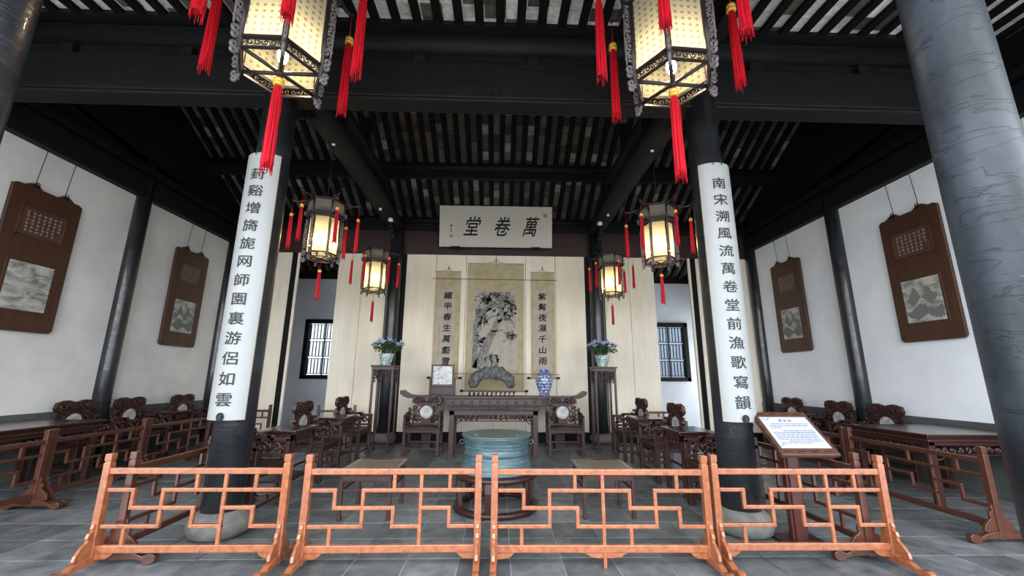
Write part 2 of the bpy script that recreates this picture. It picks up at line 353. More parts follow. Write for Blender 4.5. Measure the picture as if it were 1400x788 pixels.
# ------------------------------------------------------------------ roof
TA = .546; A = math.atan(TA)
def roofz(y): return 5.29 - TA * (y - 9.4)            # underside of the bricks of the rear slope
yr = 6.8; zr = roofz(yr)
WX = (XL - .2, XR + .2)
def slope(name, y0, z0, y1, z1, pitch, brick, nparts, rowlen, rw, rh, mixed, x0, skip=0):
    dy = y1 - y0; dz = z1 - z0; ln = math.hypot(dy, dz); ang = math.atan2(dz, abs(dy)); sg = 1 if dy > 0 else -1
    slab = struct(MB().box(WX[0], WX[1], min(0, sg * ln), max(0, sg * ln), .036, .12).build(name, 'dark'))
    slab.location = (0, y0, z0); slab.rotation_euler = (ang if sg > 0 else -ang, 0, 0)
    nx = int((WX[1] - WX[0]) / pitch) + 2; xs = [x0 + pitch * k for k in range(-nx, nx) if WX[0] < x0 + pitch * k < WX[1]]
    rf = None
    if nparts:
        for x in xs:
            if rf is None: rf = MB().box(-rw / 2, rw / 2, min(0, sg * ln), max(0, sg * ln), -rh, 0).build('rafter', 'raft', slab, .008, (x, 0, 0))
            else: share(rf, 'rafter', slab, (x, 0, 0))
    else:
        q = MB()
        for x in xs: q.box(x - rw / 2, x + rw / 2, min(0, sg * ln), max(0, sg * ln), -rh, 0)
        q.build('rafters', 'raft', slab, kind='stuff')
    rows = int(ln / rowlen); pr = None; far = MB(); lst = []
    for r in range(rows):
        for x in xs[:-1]:
            lst.append((r, x + pitch / 2))
    lst.sort(key=lambda c: (abs(c[0] - mixed) * .30 + abs(c[1] - AX) * .2))
    for k, (r, x) in enumerate(lst):
        yy = sg * (r + .5) * rowlen; zz = random.uniform(0, .006)
        if k < nparts:
            if pr is None: pr = MB().box(-pitch / 2 + .002, pitch / 2 - .002, -rowlen / 2 + .003, rowlen / 2 - .003, 0, .03).build('roof_brick', brick, slab, 0, (x, yy, zz))
            else: share(pr, 'roof_brick', slab, (x, yy, zz))
        else: far.box(x - pitch / 2 + .002, x + pitch / 2 - .002, yy - rowlen / 2 + .003, yy + rowlen / 2 - .003, zz, zz + .03)
    if far.v: far.build('roof_bricks', brick, slab, kind='stuff')
    return slab
ZV = 5.46
cs = slope('ceiling', 4.2, ZV, 2.7, ZV - .05, .24, 'brickA', 300, .2, .098, .05, 1.5, -.04)
MB().box(WX[0], WX[1], -.22, -.02, -.055, -.002).build('blocking_board', 'black', cs)
slope('ceiling_eave', 2.72, ZV - .05, .5, ZV - 1.1, .24, 'brickA', 0, .2, .10, .07, 1.5, -.04)
slope('ceiling_rear', yr, zr, 11.7, roofz(11.7), .235, 'brickB', 300, .2, .105, .07, 7, 0)
slope('ceiling_middle', yr, zr, 4.22, 5.50, .235, 'brickB', 0, .2, .10, .07, 7, 0)

# ------------------------------------------------------------------ walls
def sidewall(name, x0, x1, m):
    o = struct(MB().prism([(.9, -.1), (11.5, -.1), (11.5, roofz(11.5) + .08), (yr, zr + .08), (4.2, ZV + .05), (2.7, ZV + .0), (.9, ZV - .85)], x0, x1, 'x').build(name, m))
    return o
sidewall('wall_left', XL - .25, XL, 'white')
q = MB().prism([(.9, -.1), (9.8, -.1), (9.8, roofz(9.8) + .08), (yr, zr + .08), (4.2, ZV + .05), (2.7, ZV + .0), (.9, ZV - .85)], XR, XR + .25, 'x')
q.prism([(9.8, 2.9), (11.5, 2.9), (11.5, roofz(11.5) + .08), (9.8, roofz(9.8) + .08)], XR, XR + .25, 'x').build('wall_right', 'whiteR')['kind'] = 'structure'   # unseen opening below, added to let sky light onto the rear wall
for n_, x0, x1, xb in (('trim_1', XL, XL + .05, XL), ('trim_2', XR - .05, XR, XR)):
    struct(MB().prism([(2, 4.60), (11.3, 4.60), (11.3, roofz(11.3)), (yr, zr), (4.2, ZV - .02), (2.7, ZV - .06), (2, ZV - .38)], x0, x1, 'x').build(n_, 'dark'))
for n_, s_, xb in (('trim_3', 1, XL), ('trim_4', -1, XR)):
    x0, x1 = sorted((xb, xb + s_ * .13)); q = MB().box(x0, x1, 1.8, 11.3, 4.42, 4.78)
    x0, x1 = sorted((xb, xb + s_ * .17)); q.box(x0, x1, 1.8, 11.3, 4.84, 4.95)
    q.tube([(xb + s_ * .1, 1.8, 5.12), (xb + s_ * .1, 11.3, 5.12)][:2], .001, 4)
    struct(q.build(n_, 'black', None, .012))
for n_, x0, x1 in (('baseboard_left', XL, XL + .03), ('baseboard_right', XR - .03, XR)):
    struct(MB().box(x0, x1, 1.2, 11.3 if x0 < 0 else 9.8, 0, .875).build(n_, 'dado', None, .004))
# rear aisle wall with two window openings
YB = 11.3
WIN = ((-5.33, -3.80), (3.74, 5.27)); wz0, wz1 = 1.31, 2.92
q = MB(); xs = [XL] + [a for wnd in WIN for a in wnd] + [XR]
for a, b in ((xs[0], xs[1]), (xs[2], xs[3]), (xs[4], xs[5])): q.box(a, b, YB, YB + .2, -.1, 4.5)
for a, b in WIN: q.box(a, b, YB, YB + .2, -.1, wz0).box(a, b, YB, YB + .2, wz1, 4.5)
struct(q.build('wall_rear', 'rearwall'))
struct(MB().box(XL, XR, YB - .06, YB, 4.06, 4.3).build('trim_5', 'dark'))
for k, (a, b) in enumerate(WIN):
    W = struct(MB().box(a, a + .11, YB - .04, YB + .12, wz0, wz1).box(b - .11, b, YB - .04, YB + .12, wz0, wz1).box(a, b, YB - .04, YB + .12, wz0, wz0 + .11).box(a, b, YB - .04, YB + .12, wz1 - .11, wz1).build('window_%d' % (k + 1), 'dark', None, .006))
    a += .11; b -= .11; z0 = wz0 + .11; z1 = wz1 - .11; H = (z1 - z0) / 3; proto_b = None
    for r in range(3):
        zb = z0 + H * r + .035; zt = z0 + H * (r + 1) - .035
        for zz in (zb, zt): MB().box(a, b, YB + .03, YB + .05, zz - .009, zz + .009).build('lattice_rail', 'dark', W)
        for i in range(15):
            x = a + (b - a) * (i + .5) / 15
            o = MB().box(-.011, .011, YB + .03, YB + .05, 0, zt - zb).build('lattice_bar', 'dark', W, 0, (x, 0, zb)) if proto_b is None else share(proto_b, 'lattice_bar', W, (x, 0, zb))
            proto_b = proto_b or o
    for x in (a + (b - a) * .33, a + (b - a) * .67): MB().box(x - .014, x + .014, YB + .025, YB + .055, z0, z1).build('mullion', 'dark', W)
    MB().box(a, b, YB + .085, YB + .091, z0, z1).build('glass', 'glasspane', W)
struct(MB().box(0, 14, 14.5, 14.8, -.2, 4.6).build('wall_garden', mat('garden_wall_render', (.10, .115, .14), .9)))
struct(MB().box(-14, 0, 14.5, 14.8, -.2, 4.6).build('wall_garden_left', mat('garden_wall_limewash', (.34, .35, .35), .9)))

# ------------------------------------------------------------------ timber screen between hall and rear aisle
YS = 9.42
sw = struct(MB().box(XL, XR, YS, YS + .12, 4.26, 4.86).build('wall_back', 'plum', None, .01))
def panelrun(x0, x1, n, y=YS, z0=.21, z1=4.26):
    w_ = (x1 - x0) / n
    for i in range(n):
        MB().box(x0 + w_ * i + .004, x0 + w_ * (i + 1) - .004, y + .01, y + .05, z0, z1).build('screen_panel', 'cream', sw, .004)
panelrun(-2.24, 2.02, 6); panelrun(-3.84, -2.68, 2); panelrun(2.48, 3.70, 2)
panelrun(-6.25, -4.93, 2); panelrun(4.74, 6.0, 2)
for a, b in ((-4.81, -4.755), (4.555, 4.61)): MB().box(a, b, YS + .0, YS + .05, .21, 4.26).build('door_leaf', 'cream', sw, .004)
for a, b in ((-2.34, -2.24), (2.02, 2.12), (-2.68, -2.6), (2.40, 2.48), (-4.93, -4.81), (4.61, 4.73)): MB().box(a, b, YS - .02, YS + .1, 0, 4.26).build('door_post', 'dark', sw, .01)
for a, b in ((-6.3, -4.81), (-3.85, -2.6), (-2.3, 2.1), (2.4, 3.71), (4.61, 6.1)): MB().box(a, b, YS - .015, YS + .09, 0, .21).build('sill_board', 'dark', sw, .01)
struct(MB().box(XL, XR, YS - .03, YS + .14, 4.86, 4.98).box(XL, XR, YS - .06, YS + .16, 4.98, 5.02).build('trim_6', 'black', None, .01))

# ------------------------------------------------------------------ beams
def beam(name, mb, m, label, cat='beam', bevel=.015): return tag(mb.build(name, m, None, bevel), label, cat)
q = MB().tube([(XL, 9.4, 5.11), (XR, 9.4, 5.11)], .09, 14); beam('purlin', q, 'black', 'round black roof beam right above the ivory name plaque, along the screen wall', bevel=0)
for y, l in ((8.1, 'round black roof beam crossing the rafters halfway up the rear roof slope'), (6.8, 'round black ridge beam at the highest point of the hall roof'), (5.5, 'round black roof beam on the front slope, behind the main crossbeam')):
    zz = (roofz(y) if y > 6 else 5.50 + (y - 4.22) * (zr - 5.50) / (yr - 4.22)) - .07
    q = MB().tube([(XL, y, zz - .10), (XR, y, zz - .10)], .10, 14); q.box(XL, XR, y - .05, y + .05, zz - .36, zz - .19)
    beam('purlin', q, 'black', l, bevel=0)
YF = 4.15
q = MB().tube([(XL, YF, 5.245), (XR, YF, 5.245)], .125, 18); beam('purlin', q, 'black', 'round black beam under the whitewashed veranda rafters, topmost above the big crossbeam', bevel=0)
q = MB().box(XL, XR, YF - .03, YF + .10, 4.955, 5.12); beam('spacer_board', q, 'black', 'narrow black board recessed between the veranda beam and the big crossbeam', 'board')
t = thing('crossbeam', 'massive black crossbeam spanning the hall front behind the two big lanterns', 'beam', (AX, YF, 4.43))
MB().box(XL - AX, XR - AX, -.12, .12, .0, .045).box(XL - AX, XR - AX, -.11, .11, .05, .52).build('beam_body', 'black', t, .02)
for k in range(8): MB().box(-4.9 + k * 1.32, -4.76 + k * 1.32, -.10, -.02, .521, .64).build('spacer_block', 'black', t, .008)
q = MB(); q.tube([(.02 + .035 * math.cos(a * PI / 6), -.145, .10 + .035 * math.sin(a * PI / 6)) for a in range(13)], .008, 6); q.build('iron_ring', 'wire', t)
for k, (x, sd) in enumerate(zip(CX, ('left', 'right'))):
    t = thing('depth_beam', 'heavy black beam running back into the hall from the %s couplet column' % sd, 'beam', (x, YF + .1, 4.70))
    ln = 9.3 - YF - .1; n = 16; sec = []
    q = MB(); pts = [(0, .02 + (ln - .04) * i / n, .19 + .05 * math.sin(PI * i / n)) for i in range(n + 1)]
    q.tube(pts, .17, 16, sx=1.15); q.build('beam_body', 'black', t)
    q = MB(); q.tube([(0, 1.2, .72), (0, ln - 1.2, .72)], .13, 14); q.build('upper_beam', 'black', t)
    for yy in (1.3, ln - 1.3): MB().c(0, yy, .5, .22, .26, .35).build('beam_post', 'black', t, .02)
    MB().c(0, ln / 2, 1.05, .16, .18, .60).build('king_post', 'black', t, .02)
    for sg, yy in ((1, .18), (-1, ln - .16)):
        poly = [(0, 0), (sg * .42, 0), (sg * .40, -.05), (sg * .33, -.06), (sg * .30, -.12), (sg * .2, -.14), (sg * .16, -.22), (sg * .05, -.26), (0, -.32)]
        q = MB(); q.prism([(yy + a, b + .04) for a, b in poly], -.05, .05, 'x'); q.build('carved_bracket', 'black', t, .008)
for k, (x, sd) in enumerate(zip(CX, ('left', 'right'))):
    beam('tie_beam', MB().box(x - .08, x + .08, 1.80, 4.0, 4.98, 5.18), 'black', 'black tie beam overhead from the %s veranda column back to the couplet column' % sd)
beam('purlin', MB().tube([(XL, 1.74, 4.82), (XR, 1.74, 4.82)], .10, 14), 'black', 'round black eaves beam on top of the veranda columns', bevel=0)

# ------------------------------------------------------------------ columns
def column(label, x, y, r, h, m, baser, group=None, baseh=.2):
    t = thing('column', label, 'column', (x, y, 0), 0, group)
    MB().lathe([(r * .99, baseh), (r, 1.5), (r, h * .6), (r * .95, h)], 40).build('shaft', m, t)
    if baser: MB().lathe([(baser * .72, 0), (baser * .92, .03), (baser, .09), (baser * .97, .14), (baser * .8, .19), (r * 1.06, .215), (r * .7, .216)], 40).build('stone_base', 'stone', t, label='pale grey drum-shaped stone base')
    return t
column('black lacquered column carrying the left couplet board', CX[0], 4.12, .170, 5.1, 'lacquer', .26)
column('black lacquered column carrying the right couplet board', CX[1], 4.12, .170, 5.1, 'lacquer', .26)
column('black veranda column leaning in at the top left corner of the view', CX[0] - .03, 1.74, .15, 4.85, 'lacquer', .24)
column('big worn black column with crackled lacquer at the right edge', CX[1] + .02, 1.73, .15, 4.85, 'lacquerworn', .24)
column('black column behind the left flower stand, beside the screen', -2.47, 9.30, .155, 5.0, 'lacquer', .27)
column('black column behind the right flower stand, beside the screen', 2.27, 9.30, .155, 5.0, 'lacquer', .27)
for x, sd in ((XL + .03, 'left'), (XR - .03, 'right')):
    column('black half-round post halfway along the %s white wall, between the hanging panels' % sd, x, 6.85, .125, 5.1, 'lacquer', .0, baseh=0)
    column('black corner post where the %s white wall meets the cream screen' % sd, x, 9.32, .125, 4.9, 'lacquer', .0, baseh=0)
    column('black wall post at the near end of the %s white wall' % sd, x, 4.2, .125, 4.4, 'lacquer', .0, baseh=0)

# ------------------------------------------------------------------ couplet boards on the columns
def couplet(x, text, label, z0=1.0, z1=3.66):
    t = thing('couplet_board', label, 'hanging board', (x, 4.12, z0)); r0, r1 = .205, .222; H = z1 - z0; ha = .87; n = 20
    q = MB(); vs = []; fs = []
    for i in range(n + 1):
        a = -PI / 2 - ha + 2 * ha * i / n; c, s_ = math.cos(a), math.sin(a)
        vs += [(r0 * c, r0 * s_, 0), (r1 * c, r1 * s_, 0), (r1 * c, r1 * s_, H), (r0 * c, r0 * s_, H)]
    for i in range(n):
        o = 4 * i
        for k in range(4): fs.append((o + k, o + (k + 1) % 4, o + 4 + (k + 1) % 4, o + 4 + k))
    fs += [(0, 1, 2, 3), (4 * n + 3, 4 * n + 2, 4 * n + 1, 4 * n)]
    q.add(vs, fs); q.build('board', 'paper', t)
    q = MB()
    for sg in (-1, 1):
        a = -PI / 2 + sg * (ha + .005); c, s_ = math.cos(a), math.sin(a); q.tube([(.214 * c, .214 * s_, 0), (.214 * c, .214 * s_, H)], .009, 6)
    q.build('gilt_edging', 'rim', t)
    q = MB(); step = (H - .42) / (len(text) - 1); rr = r1 + .0035
    for i, ch in enumerate(text):
        zc = H - .24 - step * i
        def f(u, v, zc=zc):
            a = -PI / 2 + u / rr; return (rr * math.cos(a), rr * math.sin(a), zc + v)
        q = MB(); write(q, ch, f, .158, .130, .013); q.build('character', 'ink', t, fix=False)
    q = MB(); yb = -r1 - .006
    q.tube([(-.045, yb, H - .03), (-.045, yb, H + .02), (-.03, yb + .01, H + .07), (0, yb + .02, H + .10), (.03, yb + .01, H + .07), (.045, yb, H + .02), (.045, yb, H - .03)], .004, 6); q.tube([(0, yb + .02, H + .1), (0, -.19, H + .13)], .004, 6)
    q.build('top_hanger', 'wire', t)
    q = MB(); q.tube([(.028 * math.cos(a * PI / 6), yb - .004, .03 + .034 * math.sin(a * PI / 6)) for a in range(13)], .006, 6); q.c(0, yb, .03, .03, .012, .05); q.build('bottom_hook', 'wire', t)
couplet(CX[0], '葑谿增旖旎网師園裏游侶如雲', 'long white curved couplet board on the left column, partly behind a red tassel')
couplet(CX[1], '南宋溯風流萬卷堂前漁歌寫韻', 'long white curved couplet board on the right column, its top hanger in clear view')

# ------------------------------------------------------------------ lattice fences
BAR = .028
def fence(label, loc, W, rz=0, wide=False, wd='redwood', group=None, H=.80):
    """W: outer width, local x centred, origin on the floor"""
    t = thing('lattice_fence', label, 'fence', loc, rz, group)
    P2 = .026; xi0 = -W / 2 + 2 * P2; xi1 = W / 2 - 2 * P2; iw = xi1 - xi0
    zt, z2, z3, z4, zb = .675, .540, .415, .287, .135
    X = lambda u: xi0 + iw * u
    pst = None
    for s_ in (-1, 1):
        x = s_ * (W / 2 - P2)
        if pst is None:
            q = MB().box(-P2, P2, -P2, P2, .03, .735); pst = q.build('post', wd, t, .004, (x, 0, 0))
            q = MB().box(-P2 * .8, P2 * .8, -P2 * .8, P2 * .8, -.012, .01); q.box(-P2, P2, -P2, P2, 0.006, .058); cap = q.build('post_cap', wd, pst, .004, (0, 0, .742))
            poly = [(-.27, .0), (-.295, .02), (-.30, .055), (-.275, .075), (-.235, .07), (-.20, .055), (-.15, .075), (-.06, .095), (.06, .095), (.15, .075), (.20, .055), (.235, .07), (.275, .075), (.30, .055), (.295, .02), (.27, 0), (.215, 0), (.205, .02), (.15, .035), (-.15, .035), (-.205, .02), (-.215, 0)]
            foot = MB().prism(poly, -.024, .024, 'x').build('foot', wd, t, .005, (x, 0, 0))
            sp = [(.022, .31), (.036, .31), (.048, .285), (.040, .262), (.062, .255), (.072, .228), (.064, .20), (.10, .175), (.135, .135), (.145, .10), (.13, .085), (.022, .09)]
            br = MB().prism(sp, -.012, .012, 'x').build('standing_bracket', wd, t, .003, (x, 0, 0))
            share(br, 'standing_bracket', t, (x, 0, 0), (0, 0, PI))
        else:
            p2 = share(pst, 'post', t, (x, 0, 0)); share(cap, 'post_cap', p2, (0, 0, .742)); share(foot, 'foot', t, (x, 0, 0))
            share(br, 'standing_bracket', t, (x, 0, 0)); share(br, 'standing_bracket', t, (x, 0, 0), (0, 0, PI))
    MB().box(xi0 - .004, xi1 + .004, -.019, .019, zt - .022, zt + .022).build('top_rail', wd, t, .006)
    MB().box(xi0 - .004, xi1 + .004, -.017, .017, zb - .026, zb + .026).build('bottom_rail', wd, t, .005)
    b = BAR / 2
    def h(u0, u1, z): MB().box(X(u0) - (b if u0 > 0 else 0), X(u1) + (b if u1 < 1 else 0), -b, b, z - b, z + b).build('lattice_bar', wd, t, .005)
    def v(u, za, zc): MB().box(X(u) - b, X(u) + b, -b * .96, b * .96, za, zc).build('lattice_bar', wd, t, .005)
    T, B = zt - .016, zb + .018
    if wide:
        h(0, .125, z2); v(.125, z3, z2); h(.125, .385, z3); v(.385, z4, z3); h(.385, .765, z4); v(.25, z4, z2); h(.25, .64, z2); v(.64, z3, z2)
        h(.64, .88, z3); v(.88, z4, z3); h(.88, 1, z4); v(.765, z4, z2); h(.765, 1, z2); h(0, .25, z4)
        for u in (.375, .875): v(u, z2, T)
        for u in (.115, .64): v(u, B, z4)
        v(.51, B, T); MB().box(X(.51) - .013, X(.51) + .013, -.014, .014, 0, zb - .02).build('centre_leg', wd, t, .004)
        MB().prism([(X(.38), zb - .02), (X(.64), zb - .02), (X(.61), zb - .035), (X(.585), zb - .06), (X(.55), zb - .065), (X(.47), zb - .065), (X(.44), zb - .055), (X(.42), zb - .035)], -.006, .006).build('apron', wd, t, .002)
    else:
        h(0, .15, z2); v(.15, z3, z2); h(.15, .505, z3); v(.505, z4, z3); h(.505, .67, z4); v(.32, z4, z2); h(.32, 1, z2); h(0, .32, z4)
        v(.67, B, T); h(.67, .845, z3); v(.845, z4, z3); h(.845, 1, z4)
        for u in (.505, .845): v(u, z2, T)
        v(.135, B, z4)
    for s_ in (-1, 1):
        e = s_ * (W / 2 - 2 * P2)
        MB().prism([(e, zb - .02), (e - s_ * .16, zb - .02), (e - s_ * .13, zb - .028), (e - s_ * .11, zb - .05), (e - s_ * .08, zb - .068), (e, zb - .075)], -.006, .006).build('apron', wd, t, .002)
    return t
fence('red-brown lattice fence, leftmost of the four across the front', (-2.315, 3.45, 0), 1.41)
fence('red-brown lattice fence across the front, second from the left, before the left low table', (-.805, 3.43, 0), 1.36, R(.6))
fence('widest red-brown lattice fence across the front, with a centre leg to the floor', (.80, 3.41, 0), 1.70, R(-.8), True)
fence('red-brown lattice fence at the right end of the front row, before the sign stand', (2.395, 3.43, 0), 1.40, R(-.6))
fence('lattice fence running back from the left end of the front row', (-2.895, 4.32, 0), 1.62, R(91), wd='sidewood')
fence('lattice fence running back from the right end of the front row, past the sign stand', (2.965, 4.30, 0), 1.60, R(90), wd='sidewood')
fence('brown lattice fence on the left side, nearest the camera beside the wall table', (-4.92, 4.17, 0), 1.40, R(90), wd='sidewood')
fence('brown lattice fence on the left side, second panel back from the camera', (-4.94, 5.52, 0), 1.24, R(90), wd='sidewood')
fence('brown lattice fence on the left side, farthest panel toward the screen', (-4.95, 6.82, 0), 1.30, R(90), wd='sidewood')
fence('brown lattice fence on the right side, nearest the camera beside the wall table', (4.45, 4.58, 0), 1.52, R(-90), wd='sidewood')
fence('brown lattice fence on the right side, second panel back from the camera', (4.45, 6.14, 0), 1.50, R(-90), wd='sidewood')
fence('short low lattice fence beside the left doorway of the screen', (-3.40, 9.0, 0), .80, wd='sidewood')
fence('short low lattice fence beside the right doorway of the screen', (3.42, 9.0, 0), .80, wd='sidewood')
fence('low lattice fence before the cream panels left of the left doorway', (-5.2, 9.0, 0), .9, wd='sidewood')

# ------------------------------------------------------------------ armchair
def cloud(w_, h_):                     # ruyi-cloud crest outline
    pts = []
    for i in range(41):
        u = -1 + 2 * i / 40; a = abs(u)
        z = h_ * (.90 - .09 * math.cos(2 * PI * a)) if a < .96 else h_ * .55
        pts.append((w_ * u, z))
    pts += [(w_ * 1.04, h_ * .35), (w_ * .98, h_ * .12), (w_ * .80, .0), (w_ * .58, -.03), (w_ * .42, -.045), (w_ * .25, .0), (0, .015),
            (-w_ * .25, .0), (-w_ * .42, -.045), (-w_ * .58, -.03), (-w_ * .80, .0), (-w_ * .98, h_ * .12), (-w_ * 1.04, h_ * .35)]
    return pts
def chair_proto():
    t = thing('armchair', 'x', 'chair'); w_ = .34; d = .25; m = 'rose'
    MB().box(-w_, w_, -d, d, .452, .482).build('seat', m, t, .008)
    MB().box(-w_ + .03, w_ - .03, -d + .02, d - .02, .385, .45).prism([(-w_ + .05, .40), (w_ - .05, .40), (w_ - .09, .37), (w_ - .15, .385), (-w_ + .15, .385), (-w_ + .09, .37)], -d + .02, -d + .035).build('seat_apron', m, t, .004)
    lg = None
    for sx in (-1, 1):
        for sy in (-1, 1):
            if lg is None:
                q = MB().box(-.028, .028, -.028, .028, .05, .45).box(-.036, .036, -.034, .034, 0, .06).box(-.033, .033, -.033, .033, .24, .27); lg = q.build('leg', m, t, .005, (sx * (w_ - .035), sy * (d - .03), 0))
            else: share(lg, 'leg', t, (sx * (w_ - .035), sy * (d - .03), 0))
    for sy, z in ((-1, .10), (1, .16)): MB().box(-w_ + .04, w_ - .04, sy * (d - .03) - .012, sy * (d - .03) + .012, z, z + .03).build('stretcher', m, t, .004)
    for sx in (-1, 1): MB().box(sx * (w_ - .035) - .012, sx * (w_ - .035) + .012, -d + .04, d - .04, .13, .16).build('stretcher', m, t, .004)
    for sx in (-1, 1):                 # arm: squared fret frame with a carved knot
        x = sx * (w_ - .022); q = MB(); b = .018
        q.box(x - b, x + b, -d + .0, -d + .045, .482, .70); q.box(x - b, x + b, -d + .0, -.02, .665, .708); q.box(x - b, x + b, -.04, d - .02, .695, .738)
        q.box(x - b, x + b, d - .06, d - .015, .482, .81); q.box(x - b, x + b, d - .10, d - .05, .77, .81); q.box(x - b, x + b, -d + .04, d - .05, .50, .535)
        q.prism([(-.05, .66), (.0, .70), (.03, .738), (-.06, .738), (-.09, .705)], x - b, x + b, 'x')
        q.build('arm', m, t, .006)
        q = MB(); q.tube([(x, a, c) for a, _, c in spiral(-.10, .60, .058, 1.3, 0)], .018, 6); q.tube([(x, a, c) for a, _, c in spiral(.05, .605, .064, 1.3, PI, dirn=-1)], .019, 6)
        q.tube([(x, -.2, .55), (x, -.12, .66), (x, 0, .54), (x, .1, .66), (x, .18, .56)], .015, 6); q.tube([(x, .14, .66), (x, .18, .72), (x, .12, .745)], .014, 6)
        q.tube([(x, -.03, .56), (x, -.03, .66)], .022, 6)
        q.build('arm_carving', m, t, kind='stuff')
    y = d - .03
    q = MB()
    for sx in (-1, 1):
        q.box(sx * .245 - .021, sx * .245 + .021, y - .016, y + .016, .482, .85)
        a, b_ = sorted((sx * .245, sx * .17)); q.box(a, b_, y - .016, y + .016, .81, .85)
        a, b_ = sorted((sx * .318, sx * .245)); q.box(a, b_, y - .014, y + .014, .74, .78)
    q.box(-.30, .30, y - .014, y + .014, .488, .52); q.build('back_frame', m, t, .005)
    q = MB(); q.prism([(.155 * math.cos(a * PI / 14), .725 + .155 * math.sin(a * PI / 14)) for a in range(28)], y - .02, y + .02)
    q.prism([(-.10, .52), (.10, .52), (.085, .60), (.06, .62), (-.06, .62), (-.085, .60)], y - .012, y + .012); q.build('back_splat', m, t, .004)
    MB().prism([(.118 * math.cos(a * PI / 14), .725 + .118 * math.sin(a * PI / 14)) for a in range(28)], y - .026, y + .022).build('marble_disc', 'marble', t, label='round veined marble inset')
    q = MB()
    for sx in (-1, 1):
        q.tube([(sx * a, y, c) for a, _, c in spiral(.19, .62, .055, 1.3, 0)], .021, 6); q.tube([(sx * .1, y, .59), (sx * .17, y, .55), (sx * .24, y, .6)], .021, 6)
        q.tube([(sx * .16, y, .77), (sx * .20, y, .70), (sx * .235, y, .74), (sx * .21, y, .79), (sx * .17, y, .80)], .019, 6)
        q.tube([(sx * .25, y, .66), (sx * .29, y, .70), (sx * .30, y, .62), (sx * .26, y, .58)], .018, 6)
    q.build('back_carving', m, t, kind='stuff')
    q = MB(); q.prism([(a, b_ + .875) for a, b_ in cloud(.275, .16)], y - .026, y + .022)
    for sx in (-1, 1):
        q.tube([(sx * a, y - .03, c) for a, _, c in spiral(.195, .95, .062, 1.35, PI / 2)], .018, 6)
        q.tube([(sx * a, y - .03, c) for a, _, c in spiral(.07, .965, .05, 1.2, PI / 3, dirn=-1)], .016, 6)
    q.tube([(-.13, y - .03, .90), (-.05, y - .03, .92), (.05, y - .03, .92), (.13, y - .03, .90)], .016, 6)
    q.build('crest', m, t, .004); return t
ch0 = chair_proto(); used = [False]
def chair(x, y, rz, label):
    if not used[0]:
        used[0] = True; ch0.location = (x, y, 0); ch0.rotation_euler = (0, 0, R(rz)); ch0['label'] = label; return ch0
    return dup(ch0, (x, y, 0), R(rz), label)
chair(-1.405, 8.06, 0, 'carved rosewood armchair facing the camera, left of the altar table')
chair(1.25, 8.06, 0, 'carved rosewood armchair facing the camera, right of the altar table')
rows = (4.66, 6.24, 7.74)
for k, y in enumerate(rows):
    w1 = ('nearest the camera', 'in the middle between two tea tables', 'farthest back, near the flower stand')[k]
    chair(-2.62, y, 90, 'dark armchair of the left row facing the centre, ' + w1)
    chair(2.42, y, -90, 'dark armchair of the right row facing the centre, ' + w1)
for k, y in enumerate((6.30, 7.20, 8.35)):
    w1 = ('just beyond the big wall table', 'in the middle of the three there', 'farthest from the camera')[k]
    chair(XL + .42, y, 90, 'dark armchair against the left white wall, ' + w1)
    chair(XR - .42, y, -90, 'dark armchair against the right white wall, ' + w1)

